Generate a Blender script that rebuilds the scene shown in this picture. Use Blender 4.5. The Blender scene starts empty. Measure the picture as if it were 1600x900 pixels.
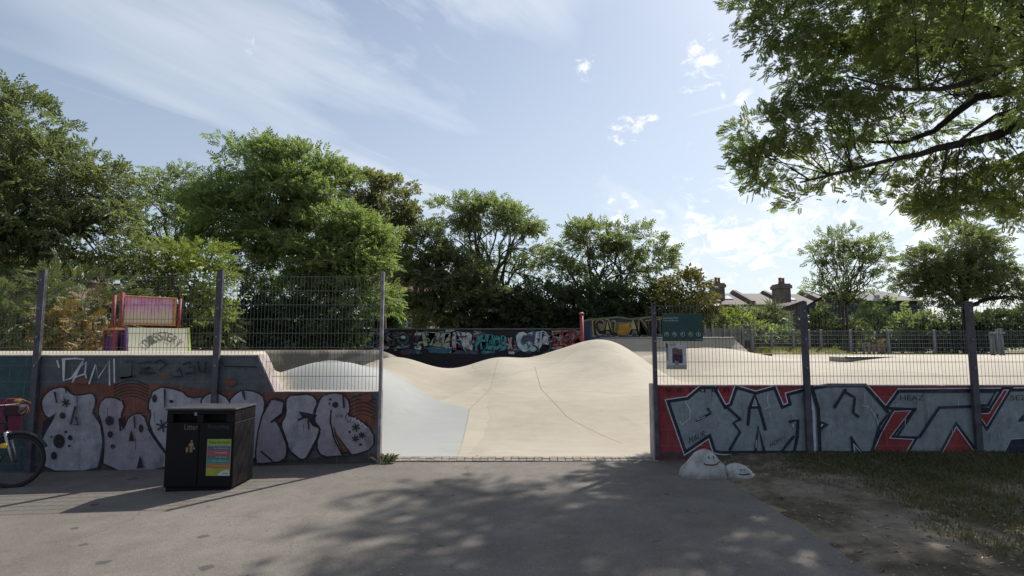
import bpy, bmesh, math, random
import numpy as np
from mathutils import Vector, Matrix
from mathutils.geometry import tessellate_polygon

# ------------------------------------------------------------------ camera, sky, sun, exposure
SC = bpy.context.scene
COL = SC.collection
F = 900.0                                   # focal length in photo pixels (1600 wide)
EYE = 1.65
PITCH = math.atan(85 / F)
cam_d = bpy.data.cameras.new('camera')
cam_d.sensor_width = 36.0
cam_d.lens = F / 1600 * 36.0
cam_d.clip_end = 3000
cam = bpy.data.objects.new('camera', cam_d)
COL.objects.link(cam)
cam.location = (0, 0, EYE)
cam.rotation_euler = (math.pi / 2 + PITCH, 0, 0)
SC.camera = cam

SUN_AZ, SUN_EL = math.radians(38), math.radians(45)
world = bpy.data.worlds.new('World')
SC.world = world
world.use_nodes = True
sun_d = bpy.data.lights.new('sun', 'SUN')
sun_d.energy = 5.0
sun_d.angle = math.radians(0.53)
sun_d.color = (1.0, 0.945, 0.87)
sun = bpy.data.objects.new('sun', sun_d)
COL.objects.link(sun)
SUN_DIR = Vector((math.sin(SUN_AZ) * math.cos(SUN_EL), math.cos(SUN_AZ) * math.cos(SUN_EL), math.sin(SUN_EL)))
sun.rotation_euler = (-SUN_DIR).to_track_quat('-Z', 'Y').to_euler()
sun.location = SUN_DIR * 60
SC.view_settings.view_transform = 'Standard'
SC.view_settings.look = 'None'
SC.view_settings.gamma = 1.0
SC.view_settings.use_curve_mapping = False
SC.view_settings.exposure = 0.38
SKY_STRENGTH = 0.075

random.seed(7)
RNG = np.random.default_rng(7)

# ------------------------------------------------------------------ node helpers
class NT:
    def __init__(s, tree):
        s.t = tree
        s.n = tree.nodes
        s.l = tree.links
    def add(s, typ, ins=None, **props):
        nd = s.n.new(typ)
        for k, v in props.items():
            setattr(nd, k, v)
        for k, v in (ins or {}).items():
            s.set(nd.inputs[k], v)
        return nd
    def set(s, sock, v):
        if isinstance(v, bpy.types.NodeSocket):
            s.l.new(v, sock)
        elif isinstance(v, bpy.types.Node):
            s.l.new(v.outputs[0], sock)
        elif isinstance(v, (tuple, list)) and sock.type == 'RGBA' and len(v) == 3:
            sock.default_value = (*v, 1)
        else:
            sock.default_value = v
    def math(s, op, a, b=0.0, c=0.0, clamp=False):
        nd = s.n.new('ShaderNodeMath')
        nd.operation = op
        nd.use_clamp = clamp
        for i, v in enumerate((a, b, c)):
            s.set(nd.inputs[i], v)
        return nd.outputs[0]
    def vmath(s, op, a, b=(0, 0, 0)):
        nd = s.n.new('ShaderNodeVectorMath')
        nd.operation = op
        s.set(nd.inputs[0], a)
        s.set(nd.inputs[1], b)
        return nd.outputs[1] if op in ('DOT_PRODUCT', 'LENGTH') else nd.outputs[0]
    def mix(s, fac, a, b, blend='MIX'):
        nd = s.n.new('ShaderNodeMix')
        nd.data_type = 'RGBA'
        nd.blend_type = blend
        s.set(nd.inputs[0], fac)
        s.set(nd.inputs[6], a)
        s.set(nd.inputs[7], b)
        return nd.outputs[2]
    def noise(s, vec, scale, detail=4, rough=0.55, dist=0.0):
        nd = s.add('ShaderNodeTexNoise', {'Scale': scale, 'Detail': detail, 'Roughness': rough, 'Distortion': dist})
        if vec is not None:
            s.set(nd.inputs['Vector'], vec)
        return nd.outputs[0]
    def ramp(s, v, lo, hi, a=0.0, b=1.0, smooth=True):
        nd = s.n.new('ShaderNodeMapRange')
        nd.interpolation_type = 'SMOOTHSTEP' if smooth else 'LINEAR'
        for k, x in zip(('Value', 'From Min', 'From Max', 'To Min', 'To Max'), (v, lo, hi, a, b)):
            s.set(nd.inputs[k], x)
        return nd.outputs[0]
    def sep(s, v):
        nd = s.add('ShaderNodeSeparateXYZ')
        s.set(nd.inputs[0], v)
        return nd.outputs
    def comb(s, x, y, z):
        nd = s.n.new('ShaderNodeCombineXYZ')
        for i, v in enumerate((x, y, z)):
            s.set(nd.inputs[i], v)
        return nd.outputs[0]
    def pos(s):
        return s.add('ShaderNodeNewGeometry').outputs['Position']

def new_mat(name):
    m = bpy.data.materials.new(name)
    m.use_nodes = True
    m.node_tree.nodes.clear()
    return m, NT(m.node_tree)

def finish(n, col, rough=0.8, bump=None, bump_s=0.3, bump_d=0.01, metal=0.0, spec=0.4):
    b = n.add('ShaderNodeBsdfPrincipled', {'Base Color': col, 'Roughness': rough, 'Metallic': metal, 'Specular IOR Level': spec})
    if bump is not None:
        bp = n.add('ShaderNodeBump', {'Strength': bump_s, 'Distance': bump_d, 'Height': bump})
        n.set(b.inputs['Normal'], bp.outputs[0])
    o = n.add('ShaderNodeOutputMaterial')
    n.l.new(b.outputs[0], o.inputs[0])

def plain(name, col, rough=0.7, var=0.25, scale=6.0, metal=0.0, spec=0.4, bump=0.15):
    m, n = new_mat(name)
    p = n.pos()
    nz = n.noise(p, scale, 5, 0.6)
    k = n.ramp(nz, 0.3, 0.7, 1 - var, 1 + var, False)
    c = n.mix(1.0, col, n.comb(k, k, k), 'MULTIPLY')
    fine = n.noise(p, scale * 9, 3, 0.6)
    finish(n, c, n.ramp(nz, 0.3, 0.7, max(rough - 0.1, 0.05), min(rough + 0.1, 1)), fine, bump, 0.01, metal, spec)
    return m

def painted_block(name, col, var=0.18, joint=0.16, dirt=0.6):
    """paint over concrete block courses: mortar joints, grime spots and rising dirt"""
    m, n = new_mat(name)
    p = n.pos()
    x, y, z = n.sep(p)
    br = n.add('ShaderNodeTexBrick', {'Vector': n.comb(x, n.math('ADD', z, 0.02), 0.0), 'Scale': 1.0, 'Mortar Size': 0.007,
                                      'Mortar Smooth': 0.3, 'Brick Width': 0.44, 'Row Height': 0.225, 'Color1': (0.92, 0.92, 0.92, 1), 'Color2': (1, 1, 1, 1), 'Mortar': (1, 1, 1, 1)})
    nz = n.noise(p, 2.2, 6, 0.65)
    k = n.ramp(nz, 0.3, 0.7, 1 - var, 1 + var, False)
    k = n.math('MULTIPLY', k, n.ramp(n.noise(p, 11, 5, 0.7), 0.3, 0.7, 0.78, 1.2, False))
    c = n.mix(1.0, col, n.comb(k, k, k), 'MULTIPLY')
    c = n.mix(1.0, c, br.outputs[0], 'MULTIPLY')
    c = n.mix(n.math('MULTIPLY', br.outputs[1], joint), c, (0.26, 0.25, 0.24))
    worn = n.noise(n.vmath('MULTIPLY', p, (1, 1, .6)), 1.1, 7, 0.7)
    c = n.mix(n.ramp(worn, 0.50, 0.72, 0, 0.45), c, (0.135, 0.125, 0.125))
    sp = n.noise(p, 26, 4, 0.7)
    c = n.mix(n.ramp(sp, 0.62, 0.72, 0, 0.45), c, (0.30, 0.29, 0.27))
    c = n.mix(n.ramp(n.noise(n.vmath('MULTIPLY', p, (1, 1, 0.25)), 5, 5, 0.7), 0.52, 0.75, 0, dirt), c, (0.045, 0.042, 0.04))
    h = n.math('SUBTRACT', n.noise(p, 60, 3), n.math('MULTIPLY', br.outputs[1], 0.8))
    finish(n, c, 0.8, h, 0.3, 0.006)
    return m

def leaf_mat(name, col, col2, trans=0.38):
    m, n = new_mat(name)
    g = n.add('ShaderNodeNewGeometry')
    nz = n.noise(g.outputs['Position'], 0.9, 3, 0.6)
    f = n.math('ADD', n.math('MULTIPLY', g.outputs['Random Per Island'], 0.55), n.ramp(nz, 0.35, 0.65, 0, 0.45))
    c = n.mix(f, col, col2)
    d = n.add('ShaderNodeBsdfPrincipled', {'Base Color': c, 'Roughness': 0.5, 'Specular IOR Level': 0.35})
    t = n.add('ShaderNodeBsdfTranslucent', {'Color': n.mix(1.0, c, (1.35, 1.45, 0.75), 'MULTIPLY')})
    mx = n.add('ShaderNodeMixShader', {0: trans})
    n.l.new(d.outputs[0], mx.inputs[1])
    n.l.new(t.outputs[0], mx.inputs[2])
    o = n.add('ShaderNodeOutputMaterial')
    n.l.new(mx.outputs[0], o.inputs[0])
    return m

# ------------------------------------------------------------------ the sky: nishita plus thin cirrus and small cumulus
def at(px, py, Y):
    """world point on the depth plane Y seen at photo pixel (px, py)"""
    a, b = (px - 800) / F, (450 - py) / F
    d = Vector((a, math.cos(PITCH) - b * math.sin(PITCH), math.sin(PITCH) + b * math.cos(PITCH)))
    k = Y / d.y
    return Vector((d.x * k, Y, EYE + d.z * k))

def build_sky():
    n = NT(world.node_tree)
    n.n.clear()
    sky = n.add('ShaderNodeTexSky')
    sky.sky_type = 'NISHITA'
    sky.sun_disc = False
    sky.sun_elevation = SUN_EL
    sky.sun_rotation = SUN_AZ
    sky.air_density = 1.0
    sky.dust_density = 1.2
    sky.ozone_density = 1.2
    d = n.vmath('NORMALIZE', n.add('ShaderNodeTexCoord').outputs['Generated'])
    x, y, z = n.sep(d)
    zz = n.math('MAXIMUM', n.math('ADD', z, 0.10), 0.03)
    u, v = n.math('DIVIDE', x, zz), n.math('DIVIDE', y, zz)
    a = math.radians(-34)
    r1 = n.math('ADD', n.math('MULTIPLY', u, math.cos(a)), n.math('MULTIPLY', v, math.sin(a)))
    r2 = n.math('ADD', n.math('MULTIPLY', u, -math.sin(a)), n.math('MULTIPLY', v, math.cos(a)))
    # cirrus: noise drawn out along one heading
    c1 = n.noise(n.comb(n.math('MULTIPLY', r1, 1.25), n.math('MULTIPLY', r2, 0.33), 3.1), 1.35, 7, 0.55, 0.7)
    c2 = n.noise(n.comb(u, v, 9.0), 0.55, 4, 0.5, 0.3)
    cir = n.math('MULTIPLY', n.ramp(c1, 0.34, 0.74), n.ramp(c2, 0.30, 0.60, 0.45, 1.0))
    veil = n.ramp(z, 0.62, 0.0, 0.22, 0.60)
    for p0, p1, wid, amt in (((222, 105), (300, -20), 0.016, 0.22), ((1075, 182), (1165, 158), 0.004, 0.25)):
        A_, B_ = (at(*q, 10) - Vector((0, 0, EYE)) for q in (p0, p1))
        A_.normalize(); B_.normalize()
        nn = A_.cross(B_).normalized()
        off = n.math('ABSOLUTE', n.vmath('DOT_PRODUCT', d, tuple(nn)))
        mid = (A_ + B_).normalized()
        half = A_.angle(B_) / 2
        along = n.ramp(n.vmath('LENGTH', n.vmath('SUBTRACT', d, tuple(mid))), half * 0.5, half * 1.2, 1.0, 0.0)
        veil = n.math('ADD', veil, n.math('MULTIPLY', n.math('MULTIPLY', n.ramp(off, 0.0, wid, amt, 0.0), along), n.ramp(c1, 0.25, 0.6, 0.4, 1.0)))
    # cumulus: small puffs near given headings and a bank low on the right
    cn = n.noise(n.vmath('MULTIPLY', d, (1, 1, 1.5)), 26, 8, 0.66, 0.6)
    tot = None
    for px, py, rad, amt in ((1098, 102, 0.045, 1.0), (992, 195, 0.03, 0.85), (1052, 190, 0.018, 0.8), (968, 208, 0.022, 0.7), (915, 105, 0.022, 0.75),
                             (1018, 186, 0.014, .8), (908, 184, 0.016, 0.7), (1130, 152, 0.016, 0.8), (1160, 165, 0.03, 0.7), (395, 75, 0.02, 0.5), (975, 345, 0.05, 0.7)):
        w = at(px, py, 10) - Vector((0, 0, EYE))
        w.normalize()
        dist = n.vmath('LENGTH', n.vmath('SUBTRACT', d, tuple(w)))
        k = n.math('MULTIPLY', n.ramp(dist, 0.0, rad * 1.5, 1.0, 0.0), amt)
        tot = k if tot is None else n.math('MAXIMUM', tot, k)
    w = at(1180, 372, 10) - Vector((0, 0, EYE))
    w.normalize()
    bank = n.vmath('LENGTH', n.vmath('MULTIPLY', n.vmath('SUBTRACT', d, tuple(w)), (1, 1, 2.9)))
    tot = n.math('MAXIMUM', tot, n.ramp(bank, 0.0, 0.40, 0.85, 0.0))
    w = at(1480, 330, 10) - Vector((0, 0, EYE))
    w.normalize()
    bank = n.vmath('LENGTH', n.vmath('MULTIPLY', n.vmath('SUBTRACT', d, tuple(w)), (1, 1, 1.8)))
    tot = n.math('MAXIMUM', tot, n.ramp(bank, 0.0, 0.6, 0.80, 0.0))
    cum = n.ramp(n.math('ADD', n.math('MULTIPLY', tot, 0.34), n.math('MULTIPLY', cn, 1.15)), 0.74, 1.0)
    cum = n.math('MULTIPLY', cum, n.ramp(tot, 0.02, 0.3))
    glow = n.vmath('DOT_PRODUCT', d, tuple(SUN_DIR))
    g = n.ramp(glow, 0.1, 1.0, 0.0, 1.0)
    white = n.mix(g, (6.1, 7.0, 8.2), (9.8, 10.4, 11.2))
    base = n.mix(1.0, sky.outputs[0], (0.96, 1.05, 1.10), 'MULTIPLY')
    top = at(640, 10, 10) - Vector((0, 0, EYE)); top.normalize()
    tk = n.ramp(n.vmath('LENGTH', n.vmath('MULTIPLY', n.vmath('SUBTRACT', d, tuple(top)), (0.8, 1, 1.6))), 0.0, 0.32, 0.55, 0.0)
    cir = n.math('ADD', cir, n.math('MULTIPLY', tk, n.ramp(n.noise(n.comb(n.math('MULTIPLY', r1, 1.6), n.math('MULTIPLY', r2, 0.6), 5.0), 1.8, 6, 0.6, 0.8), 0.35, 0.65)))
    f = n.math('MAXIMUM', n.math('ADD', n.math('MULTIPLY', cir, 0.82), 0.04), veil)
    c = n.mix(f, base, white)
    c = n.mix(n.math('MULTIPLY', cum, 0.92), c, n.mix(g, (10.0, 10.2, 10.6), (12.5, 12.6, 13.0)))
    bg = n.add('ShaderNodeBackground', {'Color': c, 'Strength': SKY_STRENGTH})
    o = n.add('ShaderNodeOutputWorld')
    n.l.new(bg.outputs[0], o.inputs[0])
build_sky()

# ------------------------------------------------------------------ object helpers
def tag(o, label=None, cat=None, group=None, kind=None):
    if label: o['label'] = label
    if cat: o['category'] = cat
    if group: o['group'] = group
    if kind: o['kind'] = kind
    return o

def thing(name, label, cat, loc=(0, 0, 0), group=None):
    o = bpy.data.objects.new(name, None)
    o.empty_display_size = 0.2
    COL.objects.link(o)
    o.location = loc
    return tag(o, label, cat, group)

def origin_of(o):
    v = Vector((0, 0, 0))
    while o is not None:
        v += Vector(o.location)
        o = o.parent
    return v

def smoothstep(a, b, x):
    t = np.clip((np.asarray(x, float) - a) / (b - a), 0, 1)
    return t * t * (3 - 2 * t)

class MB:
    """collects shapes in world coordinates, builds ONE mesh object"""
    def __init__(s):
        s.v, s.f, s.m, s.sm = [], [], [], []
    def face(s, idx, m=0, sm=False):
        s.f.append(idx); s.m.append(m); s.sm.append(sm)
    def quad(s, pts, m=0):
        k = len(s.v)
        s.v += [tuple(p) for p in pts]
        s.face(list(range(k, k + len(pts))), m)
    def box(s, lo, hi, m=0, bev=0.0, M=None):
        bm = bmesh.new()
        bmesh.ops.create_cube(bm, size=1)
        c = [(a + b) / 2 for a, b in zip(lo, hi)]
        d = [abs(b - a) for a, b in zip(lo, hi)]
        for v in bm.verts:
            v.co = Vector((c[0] + v.co.x * d[0], c[1] + v.co.y * d[1], c[2] + v.co.z * d[2]))
        if bev:
            bmesh.ops.bevel(bm, geom=bm.edges[:], offset=min(bev, min(d) * 0.4), segments=2, affect='EDGES', profile=0.5)
        s.bm(bm, m, M)
    def bm(s, bm, m=0, M=None, sm=False):
        k = len(s.v)
        bm.verts.index_update()
        for v in bm.verts:
            s.v.append(tuple(M @ v.co if M is not None else v.co))
        for f in bm.faces:
            s.face([k + v.index for v in f.verts], m, sm)
        bm.free()
    def tube(s, pts, radii, seg=8, m=0, cap=True, sm=True):
        pts = [Vector(p) for p in pts]
        if not isinstance(radii, (list, tuple)):
            radii = [radii] * len(pts)
        k = len(s.v)
        ref = None
        for i, p in enumerate(pts):
            t = (pts[min(i + 1, len(pts) - 1)] - pts[max(i - 1, 0)])
            t.normalize()
            if ref is None:
                ref = t.cross(Vector((0, 0, 1)))
                if ref.length < 0.1:
                    ref = t.cross(Vector((1, 0, 0)))
            ref = (ref - t * ref.dot(t))
            ref.normalize()
            b = t.cross(ref)
            for j in range(seg):
                a = 2 * math.pi * j / seg
                s.v.append(tuple(p + (ref * math.cos(a) + b * math.sin(a)) * radii[i]))
        for i in range(len(pts) - 1):
            for j in range(seg):
                j2 = (j + 1) % seg
                s.face([k + i * seg + j, k + i * seg + j2, k + (i + 1) * seg + j2, k + (i + 1) * seg + j], m, sm)
        if cap:
            s.face([k + j for j in range(seg)][::-1], m)
            e = k + (len(pts) - 1) * seg
            s.face([e + j for j in range(seg)], m)
    def disc(s, c, axis, r, m=0, seg=20):
        axis = Vector(axis).normalized()
        u = axis.cross(Vector((0.3, 0.2, 1)))
        u.normalize()
        w = axis.cross(u)
        s.quad([Vector(c) + u * r * math.cos(2 * math.pi * i / seg) + w * r * math.sin(2 * math.pi * i / seg) for i in range(seg)], m)
    def ring(s, c, axis, r, tr, m=0, seg=36, tseg=8, a0=0, a1=2 * math.pi):
        axis = Vector(axis).normalized()
        u = axis.cross(Vector((0, 0, 1)))
        u.normalize()
        w = axis.cross(u)
        s.tube([Vector(c) + u * r * math.cos(a0 + (a1 - a0) * i / seg) + w * r * math.sin(a0 + (a1 - a0) * i / seg) for i in range(seg + 1)], tr, tseg, m, False)
    def poly(s, pts, m=0):
        """flat polygon of any outline"""
        tri = tessellate_polygon([[Vector(p) for p in pts]])
        k = len(s.v)
        s.v += [tuple(p) for p in pts]
        for t in tri:
            s.face([k + i for i in t], m)
    def prism(s, pts, dirv, m=0):
        """closed solid: outline pts swept along dirv"""
        pts = [Vector(p) for p in pts]
        dirv = Vector(dirv)
        tri = tessellate_polygon([pts])
        k, N = len(s.v), len(pts)
        s.v += [tuple(p) for p in pts] + [tuple(p + dirv) for p in pts]
        for t in tri:
            s.face([k + i for i in t], m)
            s.face([k + N + i for i in reversed(t)], m)
        for i in range(N):
            j = (i + 1) % N
            s.face([k + i, k + j, k + N + j, k + N + i], m)
    def text(s, body, x0, x1, z0, z1, Y, m=0, fat=0.0, keep=False, slant=0.0, wob=0.0):
        """lettering on a plane Y = const facing the viewer side (-Y), fitted to a box"""
        cu = bpy.data.curves.new('t', 'FONT')
        cu.body = body
        cu.size = 1.0
        cu.offset = fat
        cu.resolution_u = 3
        cu.align_x = 'LEFT'
        o = bpy.data.objects.new('t', cu)
        COL.objects.link(o)
        bpy.context.view_layer.update()
        me = bpy.data.meshes.new_from_object(o.evaluated_get(bpy.context.evaluated_depsgraph_get()))
        P = np.array([v.co[:] for v in me.vertices])
        polys = [list(p.vertices) for p in me.polygons]
        bpy.data.objects.remove(o)
        bpy.data.curves.remove(cu)
        bpy.data.meshes.remove(me)
        if not len(P):
            return
        lo, hi = P.min(0), P.max(0)
        sx, sz = (x1 - x0) / (hi[0] - lo[0]), (z1 - z0) / (hi[1] - lo[1])
        if keep:
            sx = sz = min(sx, sz)
        k = len(s.v)
        for p in P:
            X_, Z_ = x0 + (p[0] - lo[0]) * sx + slant * (p[1] - lo[1]) * sz, z0 + (p[1] - lo[1]) * sz
            if wob:
                X_ += wob * (math.sin(Z_ * 5.1 + X_ * 2.3) + .6 * math.sin(Z_ * 9.7 - X_ * 6.1))
                Z_ += wob * (math.sin(X_ * 4.3 + 1.1) * 1.3 + .6 * math.sin(X_ * 11.3 + Z_ * 4.0))
            s.v.append((X_, Y, Z_))
        for q in polys:
            s.face([k + i for i in q], m)
    def build(s, name, mats, parent=None, kind=None):
        if not isinstance(mats, (list, tuple)):
            mats = [mats]
        o0 = origin_of(parent) if parent else Vector((0, 0, 0))
        me = bpy.data.meshes.new(name)
        me.from_pydata([(x - o0.x, y - o0.y, z - o0.z) for x, y, z in s.v], [], s.f)
        for mt in mats:
            me.materials.append(mt)
        me.polygons.foreach_set('material_index', s.m)
        me.polygons.foreach_set('use_smooth', s.sm)
        me.update()
        o = bpy.data.objects.new(name, me)
        COL.objects.link(o)
        if parent:
            o.parent = parent
        if kind:
            o['kind'] = kind
        return o

def np_mesh(name, V, Q, mat, parent=None, smooth=False, k=4):
    o0 = np.array(origin_of(parent)) if parent else np.zeros(3)
    V = np.ascontiguousarray((V - o0), dtype=np.float32)
    Q = np.ascontiguousarray(Q, dtype=np.int32)
    me = bpy.data.meshes.new(name)
    me.vertices.add(len(V))
    me.vertices.foreach_set('co', V.ravel())
    me.loops.add(Q.size)
    me.loops.foreach_set('vertex_index', Q.ravel())
    me.polygons.add(len(Q))
    me.polygons.foreach_set('loop_start', np.arange(0, Q.size, k, dtype=np.int32))
    me.polygons.foreach_set('loop_total', np.full(len(Q), k, dtype=np.int32))
    me.polygons.foreach_set('use_smooth', np.full(len(Q), smooth))
    me.materials.append(mat)
    me.update(calc_edges=True)
    me.validate()
    o = bpy.data.objects.new(name, me)
    COL.objects.link(o)
    if parent:
        o.parent = parent
    return o

def link_to(o, parent):
    """put an object built in world coordinates under a parent"""
    o.parent = parent
    o.location = Vector(o.location) - origin_of(parent)
# ------------------------------------------------------------------ ground, asphalt, skatepark surface
def ground_z(x, Y):
    x, Y = np.asarray(x, float), np.asarray(Y, float)
    z = -0.026 * np.clip(-1.5 - x, 0, 7.5)
    return z * (Y < 24) + 1.0 * np.clip((Y - 24.5) / 2.0, 0, 1) * (x > 1) + 0.1 * ((Y >= 24) & (x <= 1))

def m_ground():
    m, n = new_mat('rough_grass_ground')
    p = n.pos()
    a = n.noise(p, 0.5, 6, 0.65)
    c = n.mix(n.ramp(a, 0.4, 0.62), (0.085, 0.10, 0.035), (0.22, 0.19, 0.10))
    finish(n, c, 0.95, n.noise(p, 20, 4), 0.6, 0.03)
    return m

def m_asphalt():
    m, n = new_mat('worn_asphalt')
    p = n.pos()
    big = n.noise(p, 0.45, 5, 0.6)
    mid = n.noise(p, 3.0, 6, 0.68)
    fine = n.noise(p, 95, 3, 0.7)
    grit = n.add('ShaderNodeTexVoronoi', {'Vector': p, 'Scale': 130.0}).outputs['Color']
    c = n.mix(n.ramp(big, 0.35, 0.65), (0.131, 0.117, 0.101), (0.168, 0.150, 0.130))
    k = n.ramp(mid, 0.3, 0.7, 0.84, 1.14, False)
    c = n.mix(1.0, c, n.comb(k, k, k), 'MULTIPLY')
    kk = n.ramp(n.sep(grit)[0], 0, 1, 0.78, 1.22, False)
    c = n.mix(1.0, c, n.comb(kk, kk, kk), 'MULTIPLY')
    # dark gum / oil spots and pale scuffs
    vo = n.add('ShaderNodeTexVoronoi', {'Vector': n.vmath('ADD', p, n.vmath('MULTIPLY', n.add('ShaderNodeTexNoise', {'Vector': p, 'Scale': 14.0}).outputs['Color'], (0.09, 0.09, 0))), 'Scale': 2.3, 'Randomness': 1.0})
    pick = n.sep(vo.outputs['Color'])
    rad = n.ramp(pick[0], 0.40, 1.0, 0.0, 0.17, False)
    sp = n.math('LESS_THAN', vo.outputs['Distance'], rad)
    c = n.mix(n.math('MULTIPLY', sp, 0.7), c, (0.05, 0.048, 0.046))
    vo2 = n.add('ShaderNodeTexVoronoi', {'Vector': p, 'Scale': 5.1}).outputs
    rad2 = n.ramp(n.sep(vo2['Color'])[1], 0.62, 1.0, 0.0, 0.10, False)
    c = n.mix(n.math('MULTIPLY', n.math('LESS_THAN', vo2['Distance'], rad2), 0.4), c, (0.06, 0.058, 0.055))
    sc = n.noise(n.vmath('MULTIPLY', p, (1.0, 5.0, 1.0)), 4.0, 5, 0.7)
    c = n.mix(n.ramp(sc, 0.66, 0.76, 0, 0.3), c, (0.34, 0.32, 0.29))
    # hairline cracks
    vc = n.add('ShaderNodeTexVoronoi', {'Vector': n.vmath('ADD', p, n.vmath('MULTIPLY', n.add('ShaderNodeTexNoise', {'Vector': p, 'Scale': 3.0}).outputs['Color'], (0.5, 0.5, 0))), 'Scale': 0.42}, feature='DISTANCE_TO_EDGE').outputs['Distance']
    c = n.mix(n.math('MULTIPLY', n.math('LESS_THAN', vc, 0.0022), n.ramp(big, 0.4, 0.6, 0.0, 0.55)), c, (0.06, 0.055, 0.05))
    h = n.math('ADD', fine, n.sep(grit)[0])
    finish(n, c, 0.88, h, 0.5, 0.006, 0, 0.25)
    return m

def m_dirt():
    m, n = new_mat('dry_trodden_earth')
    p = n.pos()
    a = n.noise(p, 1.3, 6, 0.65)
    b = n.noise(p, 9, 6, 0.7)
    c = n.mix(n.ramp(a, 0.38, 0.62), (0.22, 0.18, 0.135), (0.095, 0.075, 0.052))
    k = n.ramp(b, 0.3, 0.7, 0.7, 1.25, False)
    c = n.mix(1.0, c, n.comb(k, k, k), 'MULTIPLY')
    peb = n.add('ShaderNodeTexVoronoi', {'Vector': p, 'Scale': 26.0}).outputs
    c = n.mix(n.math('LESS_THAN', peb['Distance'], n.ramp(n.sep(peb['Color'])[0], 0.8, 1, 0, 0.28, False)), c, (0.33, 0.30, 0.26))
    finish(n, c, 0.97, n.math('ADD', b, n.noise(p, 60, 3)), 0.6, 0.02, 0, 0.1)
    return m

def m_concrete(name='skatepark_concrete', blue=True):
    m, n = new_mat(name)
    p = n.pos()
    x, y, z = n.sep(p)
    big = n.noise(p, 0.35, 5, 0.6)
    mid = n.noise(n.vmath('MULTIPLY', p, (1, 2.2, 1)), 2.4, 7, 0.68)
    c = n.mix(n.ramp(big, 0.35, 0.65), (0.335, 0.294, 0.229), (0.385, 0.342, 0.270))
    k = n.ramp(mid, 0.25, 0.75, 0.90, 1.08, False)
    c = n.mix(1.0, c, n.comb(k, k, k), 'MULTIPLY')
    # pour bays of slightly different tone, and cracks
    wv = n.vmath('ADD', p, n.vmath('MULTIPLY', n.add('ShaderNodeTexNoise', {'Vector': p, 'Scale': 0.8, 'Detail': 3.0}).outputs['Color'], (0.7, 0.7, 0)))
    bay = n.add('ShaderNodeTexVoronoi', {'Vector': n.vmath('MULTIPLY', wv, (0.33, 0.24, 0)), 'Scale': 1.0})
    kb = n.ramp(n.sep(bay.outputs['Color'])[0], 0, 1, 0.90, 1.05, False)
    c = n.mix(1.0, c, n.comb(kb, kb, kb), 'MULTIPLY')
    ck = n.add('ShaderNodeTexVoronoi', {'Vector': n.vmath('MULTIPLY', wv, (0.33, 0.24, 0)), 'Scale': 1.0}, feature='DISTANCE_TO_EDGE').outputs['Distance']
    c = n.mix(n.math('MULTIPLY', n.math('LESS_THAN', ck, 0.0035), n.ramp(big, 0.40, 0.62, 0.0, 0.28)), c, (0.15, 0.13, 0.105))
    pit = n.add('ShaderNodeTexVoronoi', {'Vector': p, 'Scale': 3.3}).outputs
    c = n.mix(n.math('MULTIPLY', n.math('LESS_THAN', pit['Distance'], n.ramp(n.sep(pit['Color'])[1], 0.7, 1, 0, 0.09, False)), 0.35), c, (0.16, 0.145, 0.12))
    if blue:
        # pale blue painted patch, its edge laid out on the plan of the park
        wob = n.math('MULTIPLY', n.math('SUBTRACT', n.noise(p, 3.0, 4), 0.5), 0.10)
        xe = n.math('LESS_THAN', n.math('ADD', x, wob), -0.79)
        ye = n.math('LESS_THAN', n.math('ADD', y, wob), n.math('ADD', 10.98, n.math('MULTIPLY', n.math('SUBTRACT', -0.79, x), 0.66)))
        xl = n.math('GREATER_THAN', x, n.math('SUBTRACT', -3.82, n.math('MULTIPLY', n.math('SUBTRACT', y, 10.21), 0.64)))
        f = n.math('MULTIPLY', n.math('MULTIPLY', xe, ye), xl)
        c = n.mix(n.math('MULTIPLY', f, n.ramp(mid, 0.2, 0.7, 0.97, 0.75)), c, (0.285, 0.300, 0.298))
        # dappled tree shade put into the colour of the back bank, with paler gaps
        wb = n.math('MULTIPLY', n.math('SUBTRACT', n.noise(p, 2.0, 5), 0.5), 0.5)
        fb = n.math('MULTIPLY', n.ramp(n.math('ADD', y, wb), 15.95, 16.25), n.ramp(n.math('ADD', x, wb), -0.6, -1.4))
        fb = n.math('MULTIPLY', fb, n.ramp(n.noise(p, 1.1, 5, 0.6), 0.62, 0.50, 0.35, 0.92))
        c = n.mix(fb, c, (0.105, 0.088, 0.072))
        # black wheel scuffs
        s1 = n.noise(n.vmath('MULTIPLY', p, (0.8, 7.0, 1)), 1.7, 6, 0.75)
        c = n.mix(n.ramp(s1, 0.57, 0.72, 0, 0.42), c, (0.18, 0.17, 0.16))
        s2 = n.noise(n.vmath('MULTIPLY', p, (0.7, 0.7, 0.7)), 1.1, 6, 0.7)
        c = n.mix(n.ramp(s2, 0.52, 0.72, 0, 0.38), c, (0.23, 0.205, 0.17))
    finish(n, c, 0.8, n.noise(p, 70, 3), 0.15, 0.004, 0, 0.3)
    return m

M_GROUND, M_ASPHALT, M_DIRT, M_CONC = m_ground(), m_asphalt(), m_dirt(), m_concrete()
M_CONC_PLAIN = m_concrete('pale_concrete', False)

xs = np.array([-900, -60, -9, -1.5, 0.98, 1.02, 60, 900.0])
ys = np.array([-900, -20, 23.98, 24.02, 24.5, 26.5, 60, 1500.0])
X, Yg = np.meshgrid(xs, ys)
V = np.stack([X.ravel(), Yg.ravel(), ground_z(X, Yg).ravel() - 0.012], 1)
nx = len(xs)
Q = np.array([[j * nx + i, j * nx + i + 1, (j + 1) * nx + i + 1, (j + 1) * nx + i] for j in range(len(ys) - 1) for i in range(nx - 1)])
g = np_mesh('ground', V, Q, M_GROUND)
tag(g, kind='structure')

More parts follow.
